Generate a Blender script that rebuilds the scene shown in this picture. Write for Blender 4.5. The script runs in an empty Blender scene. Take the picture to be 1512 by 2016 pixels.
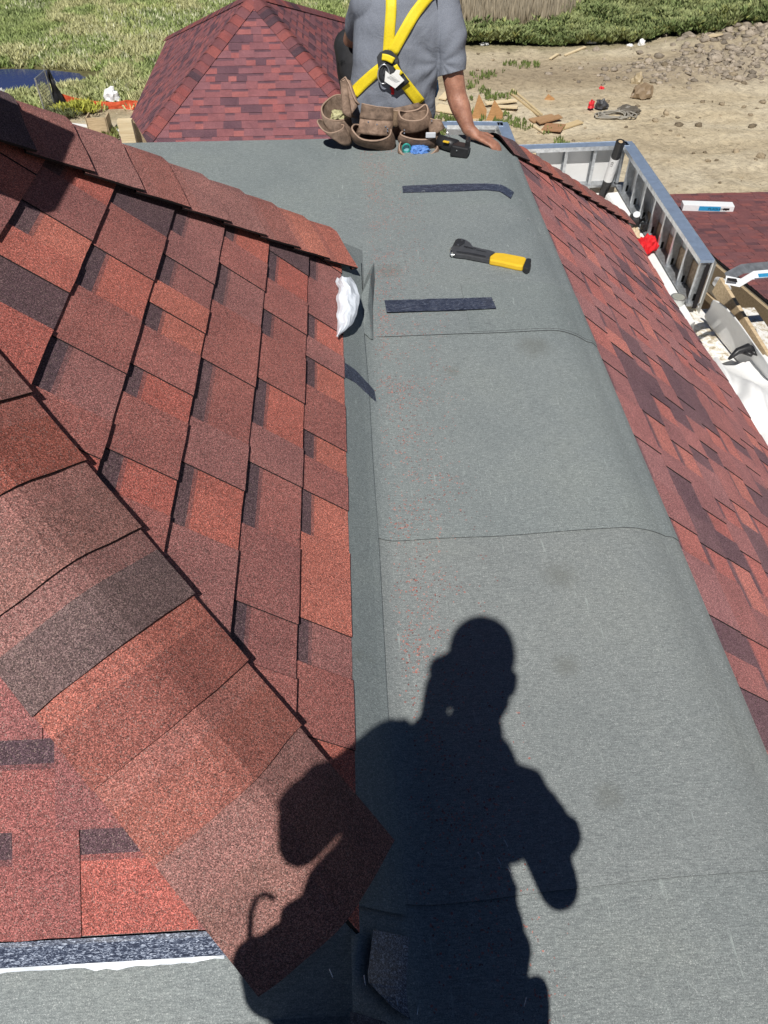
import bpy, bmesh, math, random
import numpy as np
from mathutils import Vector, Matrix, noise
from mathutils.bvhtree import BVHTree
random.seed(7); np.random.seed(7)
SC = bpy.context.scene
COL = SC.collection
R = math.radians
# ------------------------------------------------------------------ camera
F, CX, CY, H = 1500.0, 756.0, 1008.0, 1.5
PIT = math.atan(1600/1500); YAW = math.atan(116/math.hypot(1500, 1600))
FW = Vector((math.sin(YAW)*math.cos(PIT), math.cos(YAW)*math.cos(PIT), -math.sin(PIT)))
RT = Vector((math.cos(YAW), -math.sin(YAW), 0)); UP = RT.cross(FW)
CAM = Vector((0, 0, H))
cd = bpy.data.cameras.new('camera'); cam = bpy.data.objects.new('camera', cd); COL.objects.link(cam)
cd.sensor_fit = 'VERTICAL'; cd.sensor_height = 24; cd.lens = 24*F/2016
cd.clip_start = 0.01; cd.clip_end = 3000
cam.location = CAM; cam.rotation_euler = (R(90)-PIT, 0, -YAW)
SC.camera = cam
# ------------------------------------------------------------------ light
def ray(x, y): return FW + RT*((x-CX)/F) - UP*((y-CY)/F)
SUN = ray(932, 1245).normalized()                       # direction the light travels
EL = math.asin(-SUN.z); AZ = math.atan2(-SUN.x, -SUN.y) # azimuth of the sun from +Y clockwise
w = bpy.data.worlds.new('World'); SC.world = w; w.use_nodes = True
nt = w.node_tree; bg = nt.nodes['Background']
sky = nt.nodes.new('ShaderNodeTexSky'); sky.sky_type = 'NISHITA'; sky.sun_disc = False
sky.altitude = 3500; sky.air_density = .6; sky.dust_density = .2; sky.ozone_density = 3
sky.sun_elevation = EL; sky.sun_rotation = AZ
nt.links.new(sky.outputs[0], bg.inputs[0]); bg.inputs[1].default_value = 0.05
sl = bpy.data.lights.new('sun', 'SUN'); sl.energy = 4.9; sl.angle = R(0.53); sl.color = (1, .965, .91)
so = bpy.data.objects.new('sun', sl); COL.objects.link(so)
so.rotation_euler = SUN.to_track_quat('-Z', 'Y').to_euler()
SC.view_settings.view_transform = 'Standard'; SC.view_settings.look = 'None'
SC.view_settings.exposure = 0.0; SC.view_settings.gamma = 1
# ------------------------------------------------------------------ helpers
def onz(x, y, z=0.0):
    r = ray(x, y); return CAM + r*((z-H)/r.z)
def onY(x, y, Y):
    r = ray(x, y); return CAM + r*(Y/r.y)
def onX(x, y, X):
    r = ray(x, y); return CAM + r*(X/r.x)
def onpl(x, y, n, c):
    r = ray(x, y); return CAM + r*((c-n.dot(CAM))/n.dot(r))
def tag(o, label=None, cat=None, group=None, kind=None):
    if label: o['label'] = label
    if cat: o['category'] = cat
    if group: o['group'] = group
    if kind: o['kind'] = kind
    return o
def empty(name, loc=(0, 0, 0), rot=(0, 0, 0)):
    o = bpy.data.objects.new(name, None); COL.objects.link(o); o.location = loc; o.rotation_euler = rot
    o.empty_display_size = .1
    return o
def settle(root, loc):
    """put the Empty at the thing's base, leaving its parts where they are"""
    loc = Vector(loc); root.location = loc
    for c in root.children: c.location = c.location - loc
def copy_tree(o, parent=None):
    c = o.copy(); COL.objects.link(c)
    if parent: c.parent = parent
    for ch in list(o.children): copy_tree(ch, c)
    return c
class MB:
    def __init__(s): s.v = []; s.f = []; s.c = []; s.m = []
    def poly(s, pts, col=(1, 1, 1), mi=0):
        i = len(s.v); s.v += [tuple(p) for p in pts]; s.f.append(tuple(range(i, i+len(pts)))); s.c.append(col); s.m.append(mi)
    def idx(s, verts, faces, col=(1, 1, 1), mi=0):
        i = len(s.v); s.v += [tuple(p) for p in verts]
        for f in faces: s.f.append(tuple(a+i for a in f)); s.c.append(col); s.m.append(mi)
    def grid(s, rows, col=(1, 1, 1), mi=0, close=False):
        n = len(rows[0]); V = [p for r in rows for p in r]; Fs = []
        for a in range(len(rows)-1):
            for b in range(n if close else n-1):
                c = (b+1) % n
                Fs.append((a*n+b, a*n+c, (a+1)*n+c, (a+1)*n+b))
        s.idx(V, Fs, col, mi)
    def box(s, c, size, M=None, col=(1, 1, 1), mi=0):
        hx, hy, hz = (a/2 for a in size); c = Vector(c)
        V = [Vector((x, y, z)) for z in (-hz, hz) for y in (-hy, hy) for x in (-hx, hx)]
        if M: V = [M @ v for v in V]
        s.idx([v+c for v in V], [(0, 2, 3, 1), (4, 5, 7, 6), (0, 1, 5, 4), (2, 6, 7, 3), (0, 4, 6, 2), (1, 3, 7, 5)], col, mi)
    def beam(s, a, b, wd, th, upv=(0, 0, 1), col=(1, 1, 1), mi=0):
        a = Vector(a); b = Vector(b); d = (b-a); L = d.length; d.normalize()
        sd = d.cross(Vector(upv)).normalized(); u = sd.cross(d)
        M = Matrix((d, sd, u)).transposed()
        s.box((a+b)/2, (L, wd, th), M, col, mi)
    def tube(s, pts, rad, n=10, col=(1, 1, 1), mi=0, caps=True):
        pts = [Vector(p) for p in pts]; rows = []
        if not isinstance(rad, (list, tuple)): rad = [rad]*len(pts)
        ref = None
        for i, p in enumerate(pts):
            d = (pts[min(i+1, len(pts)-1)]-pts[max(i-1, 0)]).normalized()
            if ref is None:
                ref = d.orthogonal().normalized()
            ref = (ref-d*ref.dot(d)).normalized(); b = d.cross(ref)
            rows.append([p+(ref*math.cos(t)+b*math.sin(t))*rad[i] for t in (2*math.pi*k/n for k in range(n))])
        i0 = len(s.v); s.grid(rows, col, mi, close=True)
        if caps:
            s.poly(list(reversed(rows[0])), col, mi); s.poly(rows[-1], col, mi)
    def prism(s, pts, dvec, col=(1, 1, 1), mi=0, side=None):
        pts = [Vector(p) for p in pts]; d = Vector(dvec); q = [p+d for p in pts]
        s.poly(q, col, mi); s.poly(list(reversed(pts)), col, mi)
        n = len(pts)
        for i in range(n):
            j = (i+1) % n; s.poly([pts[i], pts[j], q[j], q[i]], side or col, mi)
    def build(s, name, mats, parent=None, smooth=False, bevel=0, fix=True, solid=0, subd=0):
        me = bpy.data.meshes.new(name); me.from_pydata(s.v, [], s.f)
        if not isinstance(mats, (list, tuple)): mats = [mats]
        for m in mats: me.materials.append(m)
        me.polygons.foreach_set('material_index', s.m)
        ca = me.color_attributes.new('tint', 'FLOAT_COLOR', 'CORNER')
        arr = np.ones((len(me.loops), 4), 'f')
        ns = [len(f) for f in s.f]; arr[:, :3] = np.repeat(np.array(s.c, 'f').reshape(-1, 3), ns, axis=0)
        ca.data.foreach_set('color', arr.ravel())
        if smooth: me.polygons.foreach_set('use_smooth', [True]*len(me.polygons))
        if fix:
            bm = bmesh.new(); bm.from_mesh(me)
            if smooth or bevel or subd: bmesh.ops.remove_doubles(bm, verts=bm.verts, dist=1e-5)
            bmesh.ops.recalc_face_normals(bm, faces=bm.faces); bm.to_mesh(me); bm.free()
        me.update()
        o = bpy.data.objects.new(name, me); COL.objects.link(o)
        if parent: o.parent = parent
        if solid:
            m = o.modifiers.new('solid', 'SOLIDIFY'); m.thickness = solid; m.offset = 0
        if bevel:
            m = o.modifiers.new('bevel', 'BEVEL'); m.width = bevel; m.segments = 2; m.limit_method = 'ANGLE'
        if subd:
            m = o.modifiers.new('sub', 'SUBSURF'); m.levels = subd; m.render_levels = subd
        return o
# ------------------------------------------------------------------ materials
def newmat(name):
    m = bpy.data.materials.new(name); m.use_nodes = True
    t = m.node_tree; return m, t, t.nodes['Principled BSDF'], t.nodes.new, t.links.new
def ramp(N, els, interp='LINEAR'):
    r = N('ShaderNodeValToRGB'); c = r.color_ramp; c.interpolation = interp
    c.elements[0].position, c.elements[0].color = els[0][0], (*els[0][1], 1)
    c.elements[1].position, c.elements[1].color = els[-1][0], (*els[-1][1], 1)
    for p_, k in els[1:-1]:
        e = c.elements.new(p_); e.color = (*k, 1)
    return r
def noise_tex(N, L, co, scale, detail=3, rough=.5, dist=0):
    n = N('ShaderNodeTexNoise'); n.inputs['Scale'].default_value = scale; n.inputs['Detail'].default_value = detail
    n.inputs['Roughness'].default_value = rough; n.inputs['Distortion'].default_value = dist
    L(co, n.inputs['Vector']); return n
def mixc(N, L, fac, a, b, mode='MIX'):
    m = N('ShaderNodeMix'); m.data_type = 'RGBA'; m.blend_type = mode
    for s_, v in ((m.inputs[0], fac), (m.inputs[6], a), (m.inputs[7], b)):
        if hasattr(v, 'is_linked') or hasattr(v, 'links'): L(v, s_)
        elif isinstance(v, (int, float)): s_.default_value = v
        else: s_.default_value = (*v, 1)
    return m.outputs[2]
def bump(N, L, b, height, strength, dist):
    k = N('ShaderNodeBump'); k.inputs['Strength'].default_value = strength; k.inputs['Distance'].default_value = dist
    L(height, k.inputs['Height']); L(k.outputs[0], b.inputs['Normal'])
def plain(name, col, rough=.6, metal=0, var=.15, scale=30, bmp=0, spec=.4, trans=0, alpha=1, coat=0):
    m, t, b, N, L = newmat(name)
    co = N('ShaderNodeTexCoord').outputs['Object']
    n = noise_tex(N, L, co, scale, 4, .6)
    at = N('ShaderNodeAttribute'); at.attribute_name = 'tint'
    lo = tuple(c*(1-var) for c in col); hi = tuple(min(1, c*(1+var)) for c in col)
    r = ramp(N, [(.3, lo), (.7, hi)]); L(n.outputs[0], r.inputs[0])
    L(mixc(N, L, 1.0, r.outputs[0], at.outputs['Color'], 'MULTIPLY'), b.inputs['Base Color'])
    b.inputs['Roughness'].default_value = rough; b.inputs['Metallic'].default_value = metal
    b.inputs['Specular IOR Level'].default_value = spec
    b.inputs['Transmission Weight'].default_value = trans; b.inputs['Alpha'].default_value = alpha
    b.inputs['Coat Weight'].default_value = coat
    if bmp: bump(N, L, b, n.outputs[0], .6, bmp)
    return m
def granule_mat(name, scale, contrast=1.0):
    m, t, b, N, L = newmat(name)
    co = N('ShaderNodeTexCoord').outputs['Object']
    at = N('ShaderNodeAttribute'); at.attribute_name = 'tint'
    v = N('ShaderNodeTexVoronoi'); v.inputs['Scale'].default_value = scale; L(co, v.inputs['Vector'])
    sp = N('ShaderNodeSeparateColor'); L(v.outputs['Color'], sp.inputs[0])
    c = contrast
    f = lambda x: (1+(x-1)*c,)*3
    r1 = ramp(N, [(0, f(.22)), (.16, f(.5)), (.30, f(.82)), (.62, f(1.05)), (.80, f(1.5)), (1, f(2.5))]); L(sp.outputs[0], r1.inputs[0])
    base = mixc(N, L, 1.0, at.outputs['Color'], r1.outputs[0], 'MULTIPLY')
    # a share of grains of other colours
    r2 = ramp(N, [(0, (0, 0, 0)), (.80, (0, 0, 0)), (.86, (.55*c,)*3), (1, (.75*c,)*3)], 'LINEAR'); L(sp.outputs[1], r2.inputs[0])
    r3 = ramp(N, [(0, (.03, .03, .035)), (.35, (.05, .05, .04)), (.6, (.36, .26, .23)), (1, (.52, .30, .26))], 'CONSTANT'); L(sp.outputs[2], r3.inputs[0])
    base = mixc(N, L, r2.outputs[0], base, r3.outputs[0])
    # worn / dusty broad variation
    n2 = noise_tex(N, L, co, 5, 5, .6)
    r4 = ramp(N, [(.3, (.84, .84, .86)), (.7, (1.14, 1.12, 1.10))]); L(n2.outputs[0], r4.inputs[0])
    base = mixc(N, L, 1.0, base, r4.outputs[0], 'MULTIPLY')
    L(base, b.inputs['Base Color'])
    b.inputs['Roughness'].default_value = .85; b.inputs['Specular IOR Level'].default_value = .25
    bump(N, L, b, sp.outputs[2], .5, .0008)
    return m
M_gran = granule_mat('shingle granules', 680, .95)
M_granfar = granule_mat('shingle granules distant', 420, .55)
def membrane_mat(name='felt underlayment', dusty=True):
    m, t, b, N, L = newmat(name)
    co = N('ShaderNodeTexCoord').outputs['Object']
    at = N('ShaderNodeAttribute'); at.attribute_name = 'tint'
    v = N('ShaderNodeTexVoronoi'); v.inputs['Scale'].default_value = 760; L(co, v.inputs['Vector'])
    sp = N('ShaderNodeSeparateColor'); L(v.outputs['Color'], sp.inputs[0])
    r1 = ramp(N, [(0, (.145, .163, .166)), (.4, (.205, .227, .228)), (.8, (.246, .270, .270)), (.94, (.30, .322, .318)), (1, (.42, .44, .435))]); L(sp.outputs[0], r1.inputs[0])
    # fibres: stretched noise
    mp = N('ShaderNodeMapping'); mp.inputs['Scale'].default_value = (60, 420, 200); L(co, mp.inputs[0])
    n1 = noise_tex(N, L, mp.outputs[0], 1, 2, .5)
    rr = ramp(N, [(.3, (.80, .80, .81)), (.7, (1.2, 1.2, 1.19))]); L(n1.outputs[0], rr.inputs[0])
    c = mixc(N, L, 1.0, r1.outputs[0], rr.outputs[0], 'MULTIPLY')
    n2 = noise_tex(N, L, co, 2.2, 6, .62, .3)
    r2 = ramp(N, [(.30, (.90, .91, .92)), (.5, (1, 1, 1)), (.72, (1.07, 1.06, 1.03))]); L(n2.outputs[0], r2.inputs[0])
    c = mixc(N, L, 1.0, c, r2.outputs[0], 'MULTIPLY')
    c = mixc(N, L, 1.0, c, at.outputs['Color'], 'MULTIPLY')
    # scuffs and foot marks
    n3 = noise_tex(N, L, co, 5.5, 8, .75, .6)
    r3 = ramp(N, [(.63, (0, 0, 0)), (.73, (.5, .5, .5))]); L(n3.outputs[0], r3.inputs[0])
    c = mixc(N, L, r3.outputs[0], c, (.11, .125, .105))
    mp4 = N('ShaderNodeMapping'); mp4.inputs['Scale'].default_value = (90, 9, 40); mp4.inputs['Location'].default_value = (3, 1, 0); mp4.inputs['Rotation'].default_value = (0, 0, .1); L(co, mp4.inputs[0])
    n4 = noise_tex(N, L, mp4.outputs[0], 1, 3, .6)
    r4 = ramp(N, [(.665, (0, 0, 0)), (.73, (.42, .42, .42))]); L(n4.outputs[0], r4.inputs[0])
    c = mixc(N, L, r4.outputs[0], c, (.42, .47, .45))
    for (sx_, sy_, rad_) in ((.62, 2.14, .07), (.50, 1.16, .05), (.46, .905, .035), (.48, .60, .035), (.33, 2.02, .03), (.16, 2.66, .06)):
        dn = N('ShaderNodeVectorMath'); dn.operation = 'DISTANCE'; L(co, dn.inputs[0]); dn.inputs[1].default_value = (sx_, sy_, 0)
        ns = noise_tex(N, L, co, 38, 5, .75, .8); ad = N('ShaderNodeMath'); ad.operation = 'MULTIPLY_ADD'; L(ns.outputs[0], ad.inputs[0]); ad.inputs[1].default_value = rad_*1.6; L(dn.outputs['Value'], ad.inputs[2])
        rr_s = ramp(N, [(rad_*1.1, (.42, .42, .42)), (rad_*1.9, (0, 0, 0))]); L(ad.outputs[0], rr_s.inputs[0])
        c = mixc(N, L, rr_s.outputs[0], c, (.13, .135, .12))
    if dusty:
        # loose red granules collected in the valley beside the crease
        sx = N('ShaderNodeSeparateXYZ'); L(co, sx.inputs[0])
        mr = ramp(N, [(.0, (0, 0, 0)), (.07, (0, 0, 0)), (.12, (1, 1, 1)), (.22, (.5, .5, .5)), (.36, (0, 0, 0))]); L(sx.outputs[0], mr.inputs[0])
        n5 = noise_tex(N, L, co, 6, 5, .7, .5)
        r5 = ramp(N, [(.38, (0, 0, 0)), (.66, (1, 1, 1))]); L(n5.outputs[0], r5.inputs[0])
        k = mixc(N, L, 1.0, mr.outputs[0], r5.outputs[0], 'MULTIPLY')
        v2 = N('ShaderNodeTexVoronoi'); v2.inputs['Scale'].default_value = 300; L(co, v2.inputs['Vector'])
        s2 = N('ShaderNodeSeparateColor'); L(v2.outputs['Color'], s2.inputs[0])
        k2 = N('ShaderNodeMath'); k2.operation = 'MULTIPLY'; L(k, k2.inputs[0]); k2.inputs[1].default_value = .16
        k3 = N('ShaderNodeMath'); k3.operation = 'LESS_THAN'; L(s2.outputs[0], k3.inputs[0]); L(k2.outputs[0], k3.inputs[1])
        rc = ramp(N, [(0, (.10, .06, .06)), (.3, (.30, .11, .09)), (1, (.50, .24, .20))]); L(s2.outputs[1], rc.inputs[0])
        c = mixc(N, L, k3.outputs[0], c, rc.outputs[0])
    L(c, b.inputs['Base Color'])
    b.inputs['Roughness'].default_value = .8; b.inputs['Specular IOR Level'].default_value = .3
    bump(N, L, b, sp.outputs[0], .35, .0008)
    return m
M_felt = membrane_mat()
M_blackedge = plain('asphalt cut edge', (.012, .010, .011), .8, var=.4, scale=200)
M_tape = plain('black butyl tape', (.040, .050, .085), .42, var=.95, scale=300, bmp=.006, spec=.4)
M_tape, _t, _b, _N, _L = newmat('black butyl tape')
_co = _N('ShaderNodeTexCoord').outputs['Object']; _mp = _N('ShaderNodeMapping'); _mp.inputs['Scale'].default_value = (70, 300, 300); _mp.inputs['Rotation'].default_value = (0, 0, .2); _L(_co, _mp.inputs[0])
_n = noise_tex(_N, _L, _mp.outputs[0], 1, 6, .75, 1.2); _r = ramp(_N, [(.34, (.008, .010, .018)), (.50, (.030, .038, .07)), (.57, (.10, .12, .17)), (.66, (.36, .39, .46))]); _L(_n.outputs[0], _r.inputs[0]); _L(_r.outputs[0], _b.inputs['Base Color'])
_b.inputs['Roughness'].default_value = .33; bump(_N, _L, _b, _n.outputs[0], .8, .004)
M_white = plain('white membrane', (.80, .80, .79), .5, var=.06, scale=6, bmp=.004)
M_film = plain('white release film', (.74, .79, .86), .35, var=.08, scale=20)
M_galv = plain('galvanised steel', (.42, .44, .46), .38, metal=.7, var=.25, scale=18)
M_track = plain('blue coated steel track', (.42, .53, .70), .38, metal=.6, var=.12, scale=12)
M_wood = None
def wood_mat(name, a, b_, sc=(3, 40, 40)):
    m, t, b, N, L = newmat(name)
    co = N('ShaderNodeTexCoord').outputs['Object']
    mp = N('ShaderNodeMapping'); mp.inputs['Scale'].default_value = sc; L(co, mp.inputs[0])
    n = noise_tex(N, L, mp.outputs[0], 1, 5, .6, .4)
    r = ramp(N, [(.3, a), (.7, b_)]); L(n.outputs[0], r.inputs[0]); 
    at = N('ShaderNodeAttribute'); at.attribute_name = 'tint'
    L(mixc(N, L, 1.0, r.outputs[0], at.outputs['Color'], 'MULTIPLY'), b.inputs['Base Color']); b.inputs['Roughness'].default_value = .75
    return m
M_wood = wood_mat('raw lumber', (.40, .29, .17), (.64, .50, .32))
M_woodpale = wood_mat('pale lumber', (.60, .46, .27), (.80, .68, .46))
M_osb = wood_mat('oriented strand board', (.26, .18, .12), (.55, .41, .28), (25, 25, 25))
M_gyp = plain('grey sheathing', (.66, .66, .65), .8, var=.06, scale=4)
M_wall = plain('pale wall sheathing', (.6, .6, .57), .8, var=.06, scale=3)

# ------------------------------------------------------------------ shingles
PAL_RED = [(.43, .145, .108), (.40, .130, .10), (.46, .165, .12)]
PAL_MID = [(.31, .125, .105), (.33, .135, .115), (.28, .122, .108), (.30, .14, .125)]
PAL_DK = [(.112, .072, .078), (.098, .066, .074), (.125, .08, .084)]
def clip(poly, a, b, c):                      # keep a*u + b*v <= c
    out = []
    for i in range(len(poly)):
        P, Q = poly[i], poly[(i+1) % len(poly)]
        dp, dq = a*P[0]+b*P[1]-c, a*Q[0]+b*Q[1]-c
        if dp <= 0: out.append(P)
        if (dp < 0 < dq) or (dq < 0 < dp):
            t = dp/(dp-dq); out.append((P[0]+(Q[0]-P[0])*t, P[1]+(Q[1]-P[1])*t))
    return out
def shingle_field(name, O, U, V, u0, u1, vs, clips, mat, parent, seed=1, thick=.007, lam=.0035, jit=.0015, segw=(.09, .26), darkp=.13, dim=1.0, contrast=1.0, sub=.05, bot0=.0):
    rnd = random.Random(seed); mb = MB(); O = Vector(O); U = Vector(U).normalized(); V = Vector(V).normalized(); Nn = U.cross(V)
    if Nn.z < 0: Nn = -Nn
    for k in range(len(vs)-1):
        va, vb = vs[k], vs[k+1]; e = vb-va
        u = u0 - rnd.random()*.2; tooth = rnd.random() < .5
        while u < u1:
            wd = rnd.uniform(*segw)*(1.15 if tooth else 1); ue = min(u+wd, u1+.001)
            q = rnd.random()
            if tooth:
                cc = rnd.choice(PAL_MID) if q > .22 else (rnd.choice(PAL_DK) if q < darkp*.9 else rnd.choice(PAL_RED))
            else:
                cc = rnd.choice(PAL_RED) if q < .55 else (rnd.choice(PAL_DK) if q > 1-darkp else rnd.choice(PAL_MID))
            mean = (.30, .118, .10)
            dm = dim if isinstance(dim, tuple) else (dim,)*3
            shade = lambda c_: tuple((m_+(a_-m_)*contrast)*d_ for a_, m_, d_ in zip(c_, mean, dm))
            dv = va-.001
            n = max(1, int(wd/sub)) if sub else 1
            bot = [(u+(ue-u)*i/n, va+jit*(noise.noise((31*seed+k*7.3, (u+(ue-u)*i/n)*14, 0.3))*2)) for i in range(n+1)]
            pieces = []
            if not tooth:
                band = va+e*(.66+.05*rnd.random())
                pieces.append((bot+[(ue, band), (u, band)], shade(cc)))
                dk_ = PAL_DK[k % 3]; mx = tuple(.5*a_+.5*b_ for a_, b_ in zip(dk_, cc)); b2_ = band+e*.06
                pieces.append(([(u, band), (ue, band), (ue, b2_), (u, b2_)], shade(mx)))
                pieces.append(([(u, b2_), (ue, b2_), (ue, vb+.004), (u, vb+.004)], shade(dk_)))
            else:
                pieces.append((bot+[(ue, vb+.004), (u, vb+.004)], shade(cc)))
            for pi, (pg, c_) in enumerate(pieces):
                for cl in clips:
                    if callable(cl): cl = cl((u+ue)/2)
                    pg = clip(pg, *cl)
                    if len(pg) < 3: break
                if len(pg) < 3: continue
                hh = lambda v_: .002+thick*max(0, 1-(v_-va)/e)+(lam if tooth else 0)+bot0
                top = [O+U*a_+V*b_+Nn*hh(b_) for a_, b_ in pg]
                mb.poly(top, c_, 0)
                lowp = [O+U*a_+V*b_-Nn*.001 for a_, b_ in pg]
                for i in range(len(pg)):
                    j = (i+1) % len(pg)
                    if min(pg[i][1], pg[j][1]) > va+e*.97: continue
                    if pi >= 1 or (pi == 0 and not tooth and min(pg[i][1], pg[j][1]) >= band-1e-6): 
                        if abs(pg[i][0]-pg[j][0]) > 1e-4 and abs(pg[i][1]-pg[j][1]) < 1e-5: continue
                    mb.poly([lowp[i], lowp[j], top[j], top[i]], (1, 1, 1), 1)
            u = ue; tooth = not tooth
    return mb.build(name, [mat, M_blackedge], parent, fix=False)
def hip_caps(A, B, n1, n2, s_list, w1, parent, seed, mat, label=None, lift=.017, thick=.011, name='hip_cap', dim=1.0, cols=None, curl=0.0):
    """A low end, B high end; n1,n2 outward normals of the two facets; s_list = distances from A of the lower edges"""
    rnd = random.Random(seed); A = Vector(A); B = Vector(B); D = (B-A).normalized()
    d1 = n1.cross(D); d2 = n2.cross(D)
    mid = (n1+n2).normalized()
    if d1.dot(n2) < d1.dot(n1) and d1.dot(mid) > 0: d1 = -d1
    if d1.dot(mid) > 0: d1 = -d1
    if d2.dot(mid) > 0: d2 = -d2
    mb = MB()
    for k in range(len(s_list)-1):
        sa, sb = s_list[k], s_list[k+1]+.02
        q = rnd.random(); cc = rnd.choice(PAL_RED if q < .3 else (PAL_DK if q > .78 else PAL_MID))
        if cols: cc = cols[min(k, len(cols)-1)]
        dm = dim if isinstance(dim, tuple) else (dim,)*3; cc = tuple(c*d_ for c, d_ in zip(cc, dm))
        c2 = rnd.choice(PAL_MID+PAL_RED[:1]); c2 = tuple(c*d_ for c, d_ in zip(c2, dm))
        nn = 16; rows = []; low = []
        nr = 5
        for r_ in range(nr+1):
            t = r_/nr; s_ = sa+(sb-sa)*t
            hgt = lift+thick*(1-t)+ (curl*(1-t)**2 if k == 0 else 0)
            row = []; lo = []
            for i in range(nn+1):
                x = -1+2*i/nn; ww = w1*x
                # rounded fold: blend of both sides near the ridge
                rr = .035
                ax = abs(ww); dd = d1 if x < 0 else d2; n_ = n1 if x < 0 else n2
                if ax < rr:
                    f = ax/rr; n_ = (n_*f+mid*(1-f)).normalized()
                    drop = -dd.dot(mid)*(ax*ax/(2*rr)+rr/2-ax)
                else: drop = 0
                jt = .0022*noise.noise((s_*9+seed, x*3.1, k*1.7))
                js = (.004*noise.noise((seed*3.3+k, x*2.2, 1.1)) if r_ == 0 else 0)
                p0 = A+D*(s_+js)+dd*(ax)-mid*drop
                row.append(p0+n_*(hgt+jt)); lo.append(p0+n_*(hgt+jt-.0065))
            rows.append(row); low.append(lo)
        # colour: base with darker band upslope
        for r_ in range(nr):
            c_ = cc if r_ < 3 else tuple(.55*a+.45*b for a, b in zip(cc, c2))
            mb.grid([rows[r_], rows[r_+1]], c_, 0)
            mb.poly([rows[r_][0], rows[r_+1][0], low[r_+1][0], low[r_][0]], (1, 1, 1), 1)
            mb.poly([rows[r_][-1], low[r_][-1], low[r_+1][-1], rows[r_+1][-1]], (1, 1, 1), 1)
        mb.grid([low[0], rows[0]], (1, 1, 1), 1)
        mb.grid([low[-1], low[0]], (1, 1, 1), 1)
    o = mb.build(name, [mat, M_blackedge], parent, fix=False)
    if label: o['label'] = label
    return o
# ================================================================== MAIN BUILDING
T42, T40 = R(42), R(40)
c42, s42, t42 = math.cos(T42), math.sin(T42), math.tan(T42)
c40, s40, t40 = math.cos(T40), math.sin(T40), math.tan(T40)
BX, BN, BF = .07, .258, 2.83            # base of the raised hip roof: right, near, far
EX, EY = .775, 3.95                     # break lines of the flat deck
LX, NY = -4.6, -3.2
tf = t42/.83
bld = empty('apartment_building')
tag(bld, 'building with grey felted deck and red shingle slopes under the seated roofer', 'building')
# substrate deck + walls
mb = MB()
dz = -.04
mb.poly([(LX, NY, dz), (EX, NY, dz), (EX, EY, dz), (LX, EY, dz)])
o = mb.build('roof_deck', M_osb, bld)
EV = 1.325; ez = -EV*t40
# right slope substrate, far, near, left
mb = MB()
a, b_, c_, d_ = (LX, NY), (EX, NY), (EX, EY), (LX, EY)
ve = .185; fc = EV-ve*c40   # the right eave runs slightly askew
out = [(LX-EV, NY-EV), (EX+fc, NY-EV), (EX+fc, EY+fc), (LX-EV, EY+fc)]
inn = [a, b_, c_, d_]
for i in range(4):
    j = (i+1) % 4
    mb.poly([(*inn[i], dz), (*inn[j], dz), (*out[j], (ez if j == 0 else -fc*t40)+dz), (*out[i], (ez if i == 0 else -fc*t40)+dz)], (.4, .2, .18))
o = mb.build('slope_sheathing', M_osb, bld)
mb = MB()
W = [(LX-EV+.12, NY-EV+.12), (EX+EV-.25, NY-EV+.12), (EX+EV-.25, EY+fc-.12), (LX-EV+.12, EY+fc-.12)]
for i in range(4):
    j = (i+1) % 4
    mb.poly([(*W[i], -14), (*W[j], -14), (*W[j], ez-.02), (*W[i], ez-.02)])
mb.build('wall', M_wall, bld)
# shingle slope on the right, far and near
cU = (0, 1, 0)
vs = [i*.1455 for i in range(13)]; vs = [v for v in vs if v < 1.60]+[1.628]
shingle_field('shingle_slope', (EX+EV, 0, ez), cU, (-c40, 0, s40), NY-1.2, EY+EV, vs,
              [(1, c40, EY+EV), (-1, c40, -NY+EV), (lambda um: (0, -1, -.185) if um > 4.02 else (.26, -1, .26*3.3))], M_gran, bld, seed=11, thick=.006, segw=(.08, .20), sub=0, darkp=.19, dim=(1.24, 1.26, 1.42), contrast=.80)  # same shingles as the raised roof; lighter tint paints in their grazing sheen
shingle_field('shingle_slope', (0, EY+EV, ez), (1, 0, 0), (0, -c40, s40), LX-EV, EX+EV, vs,
              [(1, c40, EX+EV), (-1, c40, -LX+EV)], M_granfar, bld, seed=12, sub=0)
shingle_field('shingle_slope', (0, NY-EV, ez), (1, 0, 0), (0, c40, s40), LX-EV, EX+EV, vs,
              [(1, c40, EX+EV), (-1, c40, -LX+EV)], M_granfar, bld, seed=13, sub=0)
A = Vector((EX+EV, EY+EV, ez)); B = Vector((EX, EY, 0)); LL = (B-A).length
hip_caps(A, B, Vector((s40, 0, c40)), Vector((0, s40, c40)), [.28+i*.146 for i in range(int((LL-.28)/.146)+1)], .15, bld, 5, M_gran, lift=.02, thick=.014, dim=.9)
A = Vector((EX+EV, NY-EV, ez)); B = Vector((EX, NY, 0))
hip_caps(A, B, Vector((s40, 0, c40)), Vector((0, -s40, c40)), [i*.146 for i in range(int(LL/.146)+1)], .15, bld, 6, M_gran)
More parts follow.
